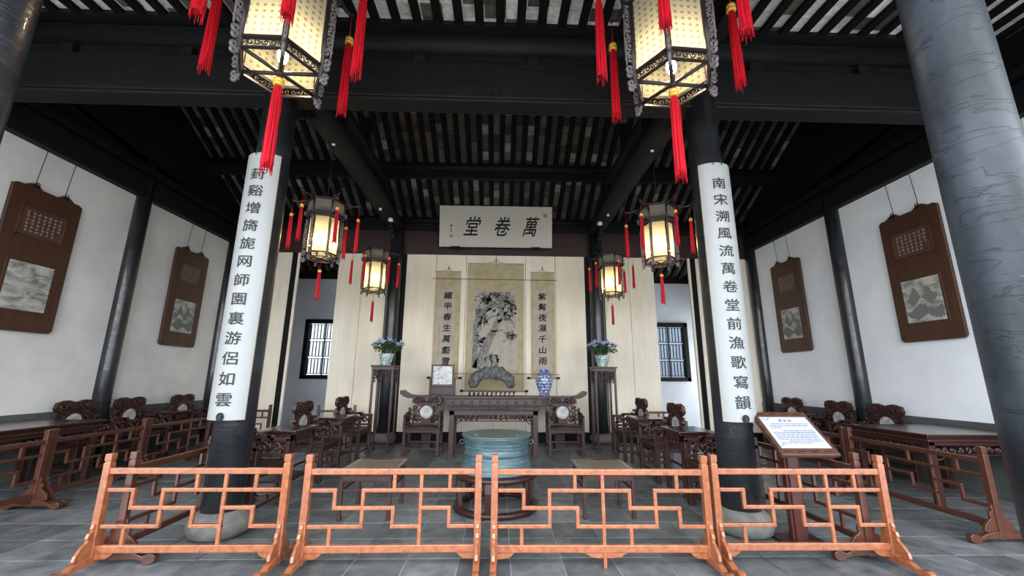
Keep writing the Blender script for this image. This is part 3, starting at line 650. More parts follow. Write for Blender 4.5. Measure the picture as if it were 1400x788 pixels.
# ------------------------------------------------------------------ tables
def table(name, label, cat, x, y, w_, d, h, m='rose', top=None, fret=True, leg=.045, rz=0, low=False, shelf=False):
    t = thing(name, label, cat, (x, y, 0), rz); W, D = w_ / 2, d / 2
    q = MB().box(-W, W, -D, D, h - .028, h); q.box(-W + .02, W - .02, -D + .02, D - .02, h - .05, h - .028); q.build('tabletop', 'polish', t, .008)
    if name == 'painting_table': MB().box(-W + .005, W - .005, -D + .005, D - .005, h - .085, h - .055).build('edge_moulding', m, t, .01)
    if top: MB().box(-W + .06, W - .06, -D + .06, D - .06, h, h + .004).build('top_panel', top, t, .001, label='worn grey-brown board set in the frame')
    ap = .075 if not low else .05
    MB().box(-W + .03, W - .03, -D + .03, D - .03, h - .05 - ap, h - .05).build('apron', m, t, .004)
    lg = None
    for sx in (-1, 1):
        for sy in (-1, 1):
            p = (sx * (W - .03 - leg / 2), sy * (D - .03 - leg / 2), 0); b = leg / 2
            if lg is None: lg = MB().box(-b, b, -b, b, .03, h - .05).box(-b * 1.25, b * 1.25, -b * 1.25, b * 1.25, 0, .035).build('leg', m, t, .004, p)
            else: share(lg, 'leg', t, p)
    zz = h - .05 - ap
    if fret:                           # carved fret under the apron, on four sides
        q = MB()
        for ax in (0, 1):
            half = (W if ax == 0 else D) - .03 - leg; off = (D if ax == 0 else W) - .05
            n = max(3, int(half * 2 / .085)); st = half * 2 / n; fr = .013 if name in ('offering_table', 'painting_table') else .009; dd = .05 if fr > .01 else 0
            for sg in (-1, 1):
                for i in range(n):
                    c = -half + st * (i + .5); dep = .055 + dd * .6 + .05 * abs(c / half) ** 2
                    sp = spiral(c, zz - dep * .5, st * .42, 1.25, i * 1.1, n=10); sp = [(a, 0, max(min(cz, zz + .005), zz - dep)) for a, _, cz in sp]
                    q.tube([(a, sg * off, cz) if ax == 0 else (sg * off, a, cz) for a, _, cz in sp], fr, 5)
                e = [(-half, zz - .10 - dd), (-half + .07, zz - .095 - dd), (-half + .12, zz - .05 - dd), (half - .12, zz - .05 - dd), (half - .07, zz - .095 - dd), (half, zz - .10 - dd)]
                q.tube([(a, sg * off, c) if ax == 0 else (sg * off, a, c) for a, c in e], .009, 6)
        q.build('carved_fret', m, t, kind='stuff')
    else:
        q = MB(); b = .011; zl = zz - .075
        for ax in (0, 1):
            half = (W if ax == 0 else D) - .03 - leg; off = (D if ax == 0 else W) - .05
            for sg in (-1, 1):
                o0, o1 = sg * off - b, sg * off + b
                def bx(a0, a1, z0, z1): q.box(a0, a1, min(o0, o1), max(o0, o1), z0, z1) if ax == 0 else q.box(min(o0, o1), max(o0, o1), a0, a1, z0, z1)
                bx(-half, half, zl - .018, zl); bx(-half * .4, -half * .4 + .02, zl, zz); bx(half * .4 - .02, half * .4, zl, zz)
        q.build('hump_stretcher', m, t, .003)
    if shelf:
        MB().box(-W + .05, W - .05, -D + .05, D - .05, .17, .19).build('shelf', m, t, .004)
    return t
table('tea_table', 'dark tea table of the left row, between the nearest and the middle armchair', 'tea table', -2.64, 5.45, .48, .60, .76, shelf=True)
table('tea_table', 'dark tea table of the left row, between the middle and the farthest armchair', 'tea table', -2.64, 6.98, .48, .58, .76, shelf=True)
table('tea_table', 'dark tea table of the right row, between the nearest and the middle armchair', 'tea table', 2.44, 5.45, .48, .60, .76, shelf=True)
table('tea_table', 'dark tea table of the right row, between the middle and the farthest armchair', 'tea table', 2.44, 6.98, .48, .58, .76, shelf=True)
table('tea_table', 'small dark tea table against the left white wall between two armchairs', 'tea table', XL + .42, 7.82, .46, .46, .76)
table('tea_table', 'small dark tea table against the right white wall between two armchairs', 'tea table', XR - .42, 7.82, .46, .46, .76)
table('painting_table', 'large dark carved table against the left wall behind the side fence', 'table', -5.78, 5.30, .95, 1.25, .80, leg=.07, m='rose')
table('painting_table', 'large dark carved table against the right wall behind the side fence', 'table', 5.42, 5.18, 1.25, 1.05, .80, leg=.07, m='rose')
table('low_table', 'low square table with a worn grey top, left of the bronze drum', 'low table', -1.33, 4.76, .58, .66, .46, top='stooltop', fret=False, leg=.035, low=True)
table('low_table', 'low square table with a worn grey top, right of the bronze drum', 'low table', 1.14, 4.76, .60, .62, .46, top='stooltop', fret=False, leg=.035, low=True)
table('offering_table', 'dark square offering table with a carved fret, in front of the altar table', 'table', -.09, 7.93, 1.66, .60, .845, leg=.09)
# long altar table with upturned ends
t = thing('altar_table', 'long narrow altar table with upturned ends carrying rock, vase and table screen', 'altar table', (AX, 8.62, 0))
q = MB().box(-1.62, 1.62, -.22, .22, .975, 1.02)
for s_ in (-1, 1): q.prism([(s_ * 1.62, .975), (s_ * 1.62, 1.02), (s_ * 1.72, 1.035), (s_ * 1.80, 1.08), (s_ * 1.86, 1.125), (s_ * 1.875, 1.10), (s_ * 1.86, 1.05), (s_ * 1.78, 1.0), (s_ * 1.70, .975)], -.22, .22)
q.build('tabletop', 'rose', t, .006)
MB().box(-1.5, 1.5, -.17, .17, .84, .975).box(-1.52, 1.52, -.19, .19, .955, .975).box(-1.5, 1.5, -.18, .18, .83, .845).build('apron', 'rose', t, .005)
q = MB()
for i in range(16): q.tube([(a, -.172, c) for a, _, c in spiral(-1.35 + i * .18, .90, .04, 1.3, i, n=10)], .007, 5)
q.build('apron_carving', 'rose', t, kind='stuff')
for s_ in (-1, 1):
    MB().box(s_ * 1.32 - .10, s_ * 1.32 + .10, -.17, .17, 0, .84).build('leg', 'rose', t, .01)

# ------------------------------------------------------------------ bronze drum on its stand
t = thing('drum_stand', 'round dark wooden stand with curved legs and a floor ring under the bronze drum', 'stand', (-.02, 4.86, 0))
ring = lambda r0, r1, z0, z1: MB().lathe([(r0, z0), (r1, z0), (r1, z1), (r0, z1), (r0, z0)], 40)
q = MB(); vs = [(r * math.cos(2 * PI * k / 40), r * math.sin(2 * PI * k / 40), z) for r, z in ((.33, .33), (.44, .33), (.455, .36), (.44, .385), (.33, .385)) for k in range(40)]
q.add(vs, [(i * 40 + k, i * 40 + (k + 1) % 40, ((i + 1) % 5) * 40 + (k + 1) % 40, ((i + 1) % 5) * 40 + k) for i in range(5) for k in range(40)], True); q.build('top_ring', 'rose', t)
q = MB(); vs = [(r * math.cos(2 * PI * k / 40), r * math.sin(2 * PI * k / 40), z) for r, z in ((.39, .02), (.46, .02), (.46, .06), (.39, .06)) for k in range(40)]
q.add(vs, [(i * 40 + k, i * 40 + (k + 1) % 40, ((i + 1) % 4) * 40 + (k + 1) % 40, ((i + 1) % 4) * 40 + k) for i in range(4) for k in range(40)], True); q.build('floor_ring', 'rose', t)
for k in range(6):
    a = 2 * PI * k / 6 + .35; q = MB(); q.m = Matrix.Rotation(a, 4, 'Z')
    q.prism([(.445, .34), (.455, .25), (.44, .15), (.425, .06), (.455, 0), (.40, 0), (.375, .06), (.39, .15), (.40, .25), (.385, .34)], -.035, .035, 'y'); q.build('leg', 'rose', t, .006)
t = thing('bronze_drum', 'large blue-green patinated bronze drum on the round stand', 'drum', (-.02, 4.86, .385))
q = MB().lathe([(.40, 0), (.41, .015), (.40, .03), (.375, .09), (.355, .15), (.352, .19), (.362, .195), (.352, .20), (.350, .25), (.36, .31), (.372, .345), (.385, .36), (.386, .372), (.375, .376)], 56); q.build('body', 'bronze', t)
q = MB().lathe([(.376, .374), (.392, .378), (.392, .388), (.37, .390), (.10, .391), (.06, .394)], 56); q.build('drumhead', mat('dull_bronze_face', (.13, .15, .145), .5, .3), t, label='flat grey drumhead')
for k in range(4):
    a = PI / 4 + k * PI / 2; MB().ball(.31 * math.cos(a), .31 * math.sin(a), .40, .022, .014, .014).build('frog_figure', 'bronze', t)
for s_ in (-1, 1):
    q = MB(); q.tube([(s_ * (.368 + .022 * (1 - math.cos(a * PI / 5))), 0, .30 + .022 * math.sin(a * PI / 5)) for a in range(11)], .006, 6); q.build('side_ring', 'wire' if False else 'bronze', t)

# ------------------------------------------------------------------ things on the altar
t = thing('table_screen', 'standing table screen with a grey marble picture at the left end of the altar', 'table screen', (-1.16, 8.60, 1.02))
q = MB().box(-.26, .26, -.09, .09, 0, .03); q.box(-.24, .24, -.03, .03, .03, .17); q.build('base', 'rose', t, .005)
for s_ in (-1, 1): MB().box(s_ * .245 - .018, s_ * .245 + .018, -.05, .05, 0, .36).build('side_post', 'rose', t, .005)
MB().box(-.23, .23, -.025, .025, .17, .62).build('frame', 'rose', t, .006)
MB().box(-.195, .195, -.03, .026, .22, .585).build('marble_picture', 'marble', t, label='grey clouded marble panel')
t = thing('rock_stand', 'low carved wooden stand under the scholar rock on the altar', 'stand', (-.15, 8.60, 1.02))
q = MB().box(-.49, .49, -.11, .11, .075, .10); q.build('top', 'rose', t, .006)
q = MB()
for i in range(11): q.tube([(-.45 + .09 * i, -.09, 0), (-.46 + .09 * i, -.10, .04), (-.43 + .09 * i, -.09, .08)], .014, 6); q.tube([(-.45 + .09 * i, .09, 0), (-.45 + .09 * i, .09, .08)], .014, 6)
q.build('carved_feet', 'rose', t, kind='stuff')
q = MB(); random.seed(3); n = 26
for i in range(n):
    a = PI * (i + .5) / n; rx = .37; cx = -rx * math.cos(a) * 1.02; cz = .10 + .27 * math.sin(a) ** .8
    th = .085 + .035 * math.sin(a)
    q.ball(cx, random.uniform(-.01, .01), cz, th * random.uniform(.8, 1.2), .075, th * random.uniform(.75, 1.15), 9, 6, .22)
for i in range(16):
    a = random.uniform(.2, PI - .2); q.ball(-.44 * math.cos(a) * random.uniform(.8, 1), random.uniform(-.05, .03), .08 + .36 * math.sin(a) * random.uniform(.8, 1), .05, .05, .05, 7, 5, .3)
o = q.build('scholar_rock', 'rock'); o.location = (-.15, 8.60, 1.12); tag(o, 'grey arched scholar rock on its carved stand in the middle of the altar', 'rock')
t = thing('vase', 'blue and white porcelain vase at the right end of the altar', 'vase', (.93, 8.60, 1.02))
MB().lathe([(.095, 0), (.105, .01), (.10, .05), (.125, .12), (.165, .22), (.182, .31), (.172, .39), (.135, .45), (.10, .475), (.092, .50), (.108, .535), (.112, .54), (.095, .54), (.08, .50)], 36).build('body', 'porcelain', t)
for z, r in ((.03, .105), (.445, .142), (.505, .096)): MB().lathe([(r - .004, z - .008), (r + .002, z - .006), (r + .002, z + .006), (r - .004, z + .008)], 36).build('painted_band', mat('cobalt_band', (.03, .06, .25), .15), t)

# ------------------------------------------------------------------ flower stands and pots
for x, sd in ((-2.27, 'left'), (2.10, 'right')):
    t = thing('flower_stand', 'tall slim carved rosewood flower stand %s of the altar' % sd, 'plant stand', (x, 8.36, 0)); h = 1.61; W = .235
    MB().box(-W, W, -W, W, h - .03, h).box(-W + .02, W - .02, -W + .02, W - .02, h - .09, h - .03).build('top', 'rose', t, .006)
    lg = None
    for sx in (-1, 1):
        for sy in (-1, 1):
            p = (sx * (W - .045), sy * (W - .045), 0)
            if lg is None: lg = MB().box(-.02, .02, -.02, .02, .02, h - .09).box(-.027, .027, -.027, .027, 0, .03).build('leg', 'rose', t, .005, p)
            else: share(lg, 'leg', t, p)
    q = MB()
    for ax in (0, 1):
        for sg in (-1, 1):
            for i in range(5):
                c = -.15 + .075 * i; dep = .10 + .10 * (abs(i - 2) / 2) ** 1.5
                for j in range(int(dep / .06) + 1):
                    sp = spiral(c, h - .12 - .06 * j, .034, 1.3, i + j, n=9); q.tube([(a, sg * (W - .045), z) if ax == 0 else (sg * (W - .045), a, z) for a, _, z in sp], .008, 5)
    q.build('carved_fret', 'rose', t, kind='stuff')
    q = MB()
    for sg in (-1, 1): q.box(-W + .05, W - .05, sg * (W - .045) - .012, sg * (W - .045) + .012, .10, .125); q.box(sg * (W - .045) - .012, sg * (W - .045) + .012, -W + .05, W - .05, .10, .125)
    q.build('lower_stretcher', 'rose', t, .003)
    t = thing('potted_flowers', 'blue flowers in a painted porcelain pot on the %s flower stand' % sd, 'potted plant', (x - .04 * (1 if x < 0 else -1) * 0, 8.36, h))
    MB().lathe([(.09, 0), (.10, .0), (.095, .03), (.125, .12), (.14, .20), (.148, .215), (.148, .23), (.132, .23), (.12, .20)], 28).build('pot', 'celadon', t)
    MB().lathe([(.001, .205), (.127, .206)], 20).build('soil', 'dark', t)
    random.seed(11 if x < 0 else 12); q = MB()
    for i in range(360):
        a = random.uniform(0, 2 * PI); rr = random.uniform(.02, .27); z = .24 + random.uniform(0, .20) * (1 - rr) + .04
        c = Vector((rr * math.cos(a), rr * math.sin(a), z)); d = Vector((math.cos(a), math.sin(a), random.uniform(-.5, .7))).normalized(); s_ = d.cross(Vector((0, 0, 1))).normalized(); l = random.uniform(.05, .085); w_ = l * .33
        nrm = s_.cross(d) * .012
        q.add([c, c + d * l * .5 + s_ * w_ + nrm, c + d * l, c + d * l * .5 - s_ * w_ + nrm], [(0, 1, 2, 3)])
    q.build('leaves', 'leaf', t, kind='stuff', fix=False)
    q = MB()
    for i in range(12):
        a = random.uniform(0, 2 * PI); q.tube([(0, 0, .2), (.10 * math.cos(a), .10 * math.sin(a), .32), (.22 * math.cos(a), .22 * math.sin(a), .36)], .005, 5)
    q.build('stems', 'leaf', t, kind='stuff')
    for i in range(9):
        a = 2 * PI * i / 9 + .4; rr = (.27, .15, .24)[i % 3]; q = MB(); cz = .40 + (.06, .10, .03)[i % 3]
        for j in range(20):
            q.ball(rr * math.cos(a) + random.gauss(0, .026), rr * math.sin(a) + random.gauss(0, .026), cz + random.gauss(0, .02), .017, .017, .012, 6, 4)
        q.build('flower_head', 'petal', t)

# ------------------------------------------------------------------ name plaque
t = thing('name_plaque', 'long ivory name plaque with three black brush characters above the screen', 'plaque', (-.12, 9.22, 4.40)); t.rotation_euler = (R(9), R(-.2), 0)
MB().box(-1.335, 1.335, -.02, .02, 0, .985).build('board', 'plaquepaint', t, .006)
q = MB(); sgn = lambda cx, cz: (lambda u, v: (cx + u, -.0225, cz + v))
for ch, cx in (('萬', .83), ('卷', .16), ('堂', -.55)):
    q = MB(); write(q, ch, sgn(cx, .50), .38 if ch != '萬' else .36, .50, .012, .25); q.build('character', 'ink', t, fix=False)
q = MB(); random.seed(5)
for cz in (.50, .40):
    for j in range(5): q.c(-1.06 + random.uniform(-.02, .02), -.0225, cz + random.uniform(-.03, .03), random.uniform(.02, .055), .002, .01)
    q.c(-1.06 + .005, -.0226, cz, .009, .002, .075)
q.build('signature', 'ink', t)
q = MB()
for cx, cz, a, b in ((-1.05, .25, .055, .075), (1.17, .77, .075, .095)):
    for i in range(4): q.c(cx, -.0225, cz - b / 2 + b * (i + .5) / 4, a, .002, b * .13)
    for i in (-1, 0, 1): q.c(cx + i * a * .45, -.0226, cz, a * .12, .002, b * .95)
q.build('seal', 'seal', t)
for x in (-.95, .95): MB().box(x - .11, x + .11, -.045, .03, -.04, .012).build('support', 'dark', t, .004)

# ------------------------------------------------------------------ scrolls on the screen
YP = YS - .012
def scroll(label, x0, x1, z0, z1, px0, px1, pz0, pz1, vis=True):
    cx = (x0 + x1) / 2; t = thing('hanging_scroll', label, 'scroll', (cx, YP, z0)); W = (x1 - x0) / 2; H = z1 - z0
    MB().box(-W, W, -.006, .0, 0, H).build('silk_mount', 'mount', t)
    MB().box(px0 - cx, px1 - cx, -.0085, -.006, pz0 - z0, pz1 - z0).build('paper', 'oldpaper', t)
    q = MB(); q.tube([(-W - .05, -.02, .0), (W + .05, -.02, .0)], .018, 10); q.build('bottom_rod', 'mount', t)
    for s_ in (-1, 1):
        q = MB(); q.tube([(s_ * (W + .02), -.02, 0), (s_ * (W + .09), -.02, 0)], .026, 10); q.build('rod_knob', 'ink', t)
    q = MB(); q.tube([(-W, -.008, H), (W, -.008, H)], .010, 8); q.build('top_rod', 'mount', t)
    q = MB(); q.tube([(-W * .3, -.01, H), (0, -.01, H + .07), (W * .3, -.01, H)], .004, 5); q.tube([(0, -.01, H + .05), (0, -.004, H + .13)], .010, 6); q.build('hanging_hook', 'wire', t)
    return t, cx, z0
def column_text(t, text, x, zt, zb, sx, sz):
    q = MB(); n = len(text)
    for i, ch in enumerate(text):
        z = zt + (zb - zt) * i / (n - 1); q = MB(); write(q, ch, (lambda u, v, z=z: (x + u, -.0095, z + v)), sx, sz, .02, .12); q.build('character', 'ink', t, fix=False)
def notes(t, x, z0, z1, m='greyink', w_=.018, seed=1):
    random.seed(seed); q = MB(); z = z1
    while z > z0:
        q.c(x + random.uniform(-.004, .004), -.0095, z, w_ * random.uniform(.5, 1), .001, .010); q.c(x + random.uniform(-.006, .006), -.0095, z - .012, .005, .001, .018); z -= .038
    q.build('small_notes', m, t, kind='stuff')
t, cx, zb = scroll('narrow calligraphy scroll left of the pine painting, partly behind the table screen', -1.53, -.93, 1.37, 3.84, -1.45, -1.05, 1.52, 3.42)
column_text(t, '鐵甲春生萬壑雪', -1.22 - cx, 3.26 - zb, 1.74 - zb, .20, .18); notes(t, -1.39 - cx, 1.75 - zb, 2.6 - zb, seed=2); 
t, cx, zb = scroll('narrow calligraphy scroll right of the pine painting, above the vase', .72, 1.28, 1.38, 3.85, .79, 1.20, 1.55, 3.42)
column_text(t, '紫髯夜濕千山雨', .99 - cx, 3.26 - zb, 1.76 - zb, .20, .18); notes(t, 1.14 - cx, 2.75 - zb, 3.15 - zb, seed=3)
t, cx, zb = scroll('large ink painting of an old leaning pine in the centre of the screen', -.78, .56, 1.09, 4.05, -.635, .405, 1.54, 3.38)
# the pine: trunk, boughs, needle masses and a rock, laid on the paper as flat ink
pl_ = lambda u, v: (-.635 - cx + 1.04 * u, v * 1.84 + 1.54 - zb)     # u right, v up, 0..1
def stroke(q, pts, y=-.0095, wig=0.0):
    P_ = [Vector((*pl_(a, b), c)) for a, b, c in pts]; out = []
    for i in range(len(P_) - 1):
        for k in range(6): out.append(P_[i].lerp(P_[i + 1], k / 6))
    out.append(P_[-1]); vs = []
    for i, p in enumerate(out):
        a = out[max(i - 1, 0)]; b = out[min(i + 1, len(out) - 1)]; d = Vector((b.x - a.x, b.y - a.y)).normalized(); nx, nz = -d.y, d.x
        j = 1 + random.uniform(-wig, wig); j2 = 1 + random.uniform(-wig, wig)
        vs += [(p.x + nx * p.z * 1.35 * j, y, p.y + nz * p.z * j), (p.x - nx * p.z * 1.35 * j2, y, p.y - nz * p.z * j2)]
    q.add(vs, [(2 * i, 2 * i + 1, 2 * i + 3, 2 * i + 2) for i in range(len(out) - 1)])
def blot(q, u, v, r, y=-.0098, n=11, jit=.35, sy=.8):
    x, z = pl_(u, v); q.add([(x + r * random.uniform(1 - jit, 1) * math.cos(2 * PI * k / n), y, z + r * sy * random.uniform(1 - jit, 1) * math.sin(2 * PI * k / n)) for k in range(n)], [tuple(range(n))])
random.seed(21); q = MB()
for i in range(330):
    c = random.choice([(.25, .90, .16), (.15, .60, .1), (.75, .70, .16), (.20, .35, .12), (.55, .93, .2), (.72, .86, .2), (.18, .72, .13), (.88, .78, .1), (.85, .42, .09), (.35, .80, .15)]); blot(q, min(.96, max(.04, c[0] + random.gauss(0, c[2] * .6))), min(.97, c[1] + random.gauss(0, .035)), random.uniform(.025, .06), -.0088)
for i in range(40): blot(q, .5 + random.gauss(0, .07), .07 + random.uniform(0, .13), random.uniform(.03, .06), -.0088)
q.build('pale_wash', 'paleink', t, fix=False, kind='stuff')
q = MB()
stroke(q, [(.10, .02, .07), (.22, .16, .075), (.36, .36, .07), (.50, .52, .06), (.60, .66, .05), (.66, .80, .045), (.62, .92, .03)], wig=.12)
stroke(q, [(.06, .03, .05), (.08, .30, .045), (.06, .55, .04), (.14, .68, .035), (.28, .76, .03), (.40, .84, .02)], wig=.15)
for s_ in ([(.56, .60, .03), (.74, .66, .025), (.88, .62, .018), (.95, .52, .01)], [(.60, .70, .025), (.40, .66, .02), (.28, .60, .012)], [(.64, .76, .025), (.80, .80, .02), (.95, .76, .01)],
           [(.42, .48, .02), (.66, .50, .018), (.80, .42, .012), (.90, .36, .008)], [(.30, .72, .02), (.22, .60, .015), (.38, .56, .01)], [(.62, .86, .02), (.45, .93, .012)]): stroke(q, s_, wig=.25)
for s_ in ([(.28, .01, .02), (.34, .12, .05), (.42, .20, .04), (.50, .12, .05), (.56, .02, .03)],): stroke(q, s_, wig=.4)
m = M['trunkink'] = mat('textured_trunk_ink', (.2, .2, .19), .9); L(m, ramp(m, noise(m, coords(m, (1, 1, .5)), 26, 5, .7), [(.4, (.13, .13, .125)), (.62, (.33, .31, .28))]), P(m).inputs['Base Color'])
q.build('trunk_ink', 'trunkink', t, fix=False)
q = MB(); M['midink'] = mat('middle_grey_ink', (.15, .15, .145), .9)
for i in range(620):
    c = random.choice([(.22, .92, .14, .04), (.50, .95, .2, .025), (.75, .90, .15, .04), (.85, .80, .09, .05), (.14, .76, .09, .05), (.88, .45, .07, .05), (.30, .60, .06, .03), (.50, .82, .10, .04), (.80, .66, .1, .03), (.20, .68, .12, .05), (.68, .78, .16, .05), (.14, .40, .08, .08)])
    blot(q, min(.97, max(.03, c[0] + random.gauss(0, c[2] * .6))), min(.98, c[1] + random.gauss(0, c[3])), random.uniform(.010, .030), -.0102, 7, .5)
for i in range(140):
    k = random.random(); blot(q, .12 + .5 * k + random.gauss(0, .03), .05 + .72 * k + random.gauss(0, .02), random.uniform(.004, .012), -.0102, 6, .5)
q.build('needle_ink', 'midink', t, fix=False, kind='stuff'); notes(t, .37 - cx, 2.95 - zb, 3.36 - zb, 'midink', .014, 8)
for z, a, b, l in ((3.66, -1.60, 1.33, 'upper thin wire stretched across the three scrolls'), (1.47, -1.05, 1.36, 'lower thin wire stretched across the scrolls behind the altar')):
    q = MB(); q.tube([(a, YP - .03, z), (b, YP - .03, z - .01)], .005, 6); q.tube([(a, YP - .03, z), (a, YP + .02, z)], .005, 6); q.tube([(b, YP - .03, z - .01), (b, YP + .02, z - .01)], .005, 6); tag(q.build('wire', 'wire'), l, 'wire')

# ------------------------------------------------------------------ wooden panels on the side walls
def wallpanel(side, y, label, mount):
    """side -1 left wall, +1 right wall; local: a along the wall seen left to right, y toward the room = -"""
    x = (XL if side < 0 else XR); t = thing('landscape_plaque', label, 'plaque', (x - side * .045, y, 1.94), R(90) if side < 0 else R(-90)); W = .44; H = 1.93
    prof = [(-W, .04), (-W + .04, 0), (W - .04, 0), (W, .04), (W, H - .06), (W - .05, H - .03), (W - .12, H - .03), (W - .20, H + .02), (W - .26, H + .03), (W - .34, H - .03), (-W + .34, H - .03), (-W + .26, H + .03), (-W + .20, H + .02), (-W + .12, H - .03), (-W + .05, H - .03), (-W, H - .06)]
    MB().prism(prof, -.022, .022).build('board', 'boardwood', t, .008)
    q = MB().box(-.29, .29, -.030, -.02, 1.22, 1.25).box(-.29, .29, -.03, -.02, 1.62, 1.65).box(-.29, -.265, -.03, -.02, 1.22, 1.65).box(.265, .29, -.03, -.02, 1.22, 1.65); q.build('text_frame', 'boardwood', t, .003)
    MB().box(-.265, .265, -.0235, -.02, 1.25, 1.62).build('text_field', 'brown', t)
    random.seed(int(y * 10) + side); q = MB()
    for i in range(7):
        for j in range(6):
            if i == 0 and j > 3: continue
            a, c = .20 - i * .066, 1.56 - j * .05
            for k in range(3): q.c(a + random.uniform(-.012, .012), -.0245, c + random.uniform(-.012, .012), random.uniform(.012, .03), .002, .006)
            q.c(a, -.0246, c, .006, .002, .034)
    q.build('incised_characters', 'paleink', t, kind='stuff')
    q = MB().box(-.30, .30, -.028, -.02, .235, .925); q.build('picture_frame', 'boardwood', t, .004)
    MB().box(-.265, .265, -.031, -.02, .27, .89).build('marble_picture', 'landscape', t, label='square grey misty landscape stone')
    if mount:                           # mountains painted as flat shapes on the stone
        random.seed(mount)
        for nm, mm, base, amp, yy in (('far_hills', 'greyink', .62, .17, -.0315), ('near_hills', 'midink', .48, .10, -.0319)):
            top = []; n = 44
            for i in range(n + 1):
                u = i / n; z = base + amp * (max(0, 1 - abs(u - .30) / .16) ** .8 + .95 * max(0, 1 - abs(u - .68) / .15) ** .8) * (1 if nm == 'far_hills' else 0) + (.05 * math.sin(u * 9 + mount) if nm == 'near_hills' else 0) + random.uniform(-.012, .012)
                top.append((-.255 + .51 * u, min(z, .87)))
            bot = []
            for i in range(n, -1, -1):
                u = i / n; z = (base - .06 + .05 * math.sin(u * 13 + mount * 2)) if nm == 'far_hills' else (base - .10 - .07 * abs(math.sin(u * 5.5)) + random.uniform(-.01, .01)); bot.append((-.255 + .51 * u, z))
            q = MB()
            for i in range(n): q.add([(top[i][0], yy, top[i][1]), (top[i + 1][0], yy, top[i + 1][1]), (bot[n - i - 1][0], yy, bot[n - i - 1][1]), (bot[n - i][0], yy, bot[n - i][1])], [(0, 1, 2, 3)])
            q.build(nm, mm, t, fix=False)
    for a in (-.19, .19):
        q = MB(); q.tube([(a, -.0, H + .03), (a, -.05, 2.56)], .0045, 5); q.tube([(a + .02 * math.cos(k * PI / 4), -.05, 2.575 + .02 * math.sin(k * PI / 4)) for k in range(9)], .005, 5); q.tube([(a, -.07, 2.56), (a, 0.0, 2.60)], .006, 5); q.build('hanging_wire', 'wire', t)
        q = MB().c(a, -.025, H - .01, .06, .01, .05); q.tube([(a + .025 * math.cos(k * PI / 4), -.03, H + .02 + .025 * math.sin(k * PI / 4)) for k in range(9)], .006, 6); q.build('hanger', 'wire', t)
wallpanel(-1, 5.44, 'brown wooden panel with a misty landscape stone, nearer one on the left wall', 0)
wallpanel(-1, 8.16, 'brown wooden panel with a landscape stone, farther one on the left wall', 5)
wallpanel(1, 5.54, 'brown wooden panel with a twin-peaked mountain picture, nearer one on the right wall', 4)
wallpanel(1, 8.22, 'brown wooden panel with a rocky landscape, farther one on the right wall', 6)

# ------------------------------------------------------------------ sign stand
t = thing('sign_stand', 'dark wooden sign stand with a slanted white text board behind the right fence', 'sign', (2.66, 3.84, 0))
MB().box(-.19, .19, -.12, .20, 0, .025).build('foot_plate', 'rose', t, .006)
MB().box(-.05, .05, .0, .10, .02, .82).box(-.07, .07, .02, .08, .02, .80).build('post', mat('mahogany_post', (.075, .018, .014), .35, coat=.3), t, .008)
a = math.atan2(.30, .36); bd = bpy.data.objects.new('board_pivot', None); bpy.data.objects.remove(bd)
mt = Matrix.Translation((.0, -.24, .755)) @ Matrix.Scale(.9,4,(1,0,0)) @ Matrix.Rotation(a, 4, 'X')
q = MB(); q.m = mt; q.box(-.285, .285, 0, .50, -.02, .02); q.build('frame', 'brown', t, .008)
q = MB(); q.m = mt; q.box(-.245, .245, .07, .43, .02, .023); sh = q.build('text_sheet', 'signpaper', t, label='white printed sheet')
q = MB(); q.m = mt
for ch, x in (('萬', -.05), ('卷', 0), ('堂', .05)): write(q, ch, (lambda u, v, x=x: (x + u, .385 + v, .0236)), .032, .03, .02)
random.seed(4)
for i, (y0, a0, b0) in enumerate([(.345, -.17, .215), (.322, -.20, .20), (.30, -.20, -.09), (.265, -.10, .215), (.245, -.21, .215), (.225, -.21, .21), (.205, -.21, .215), (.185, -.21, .20), (.165, -.21, .21), (.145, -.12, .21), (.125, -.21, .10)]):
    x = a0
    while x < b0:
        l = random.uniform(.02, .06); q.box(x, min(x + l, b0), y0 - .0035, y0 + .0035, .0232, .0236); x += l + .006
q.build('printed_text', mat('violet_grey_print', (.10, .10, .22), .7), t, fix=False, kind='stuff')
q = MB(); q.m = mt; q.tube([(-.235 + .02 * k, .40 + .018 * math.sin(k * 2), .0236) for k in range(5)], .004, 4); q.tube([(-.23, .09, .0236), (-.20, .115, .0236), (-.17, .10, .0236)], .004, 4); q.build('printed_ornament', mat('violet_print', (.2, .22, .45), .7), t)
q = MB(); q.m = mt
for s_ in (-1, 1):
    for k in range(4): q.box(-.24 + k * .13, -.17 + k * .13, .25 + s_ * .215 - .006, .25 + s_ * .215 + .006, .018, .024); 
    for k in range(4): q.box(s_ * .285 - .006, s_ * .285 + .006, .06 + k * .10, .12 + k * .10, .018, .024)
q.build('frame_inlay', 'rose', t, .001, kind='stuff')

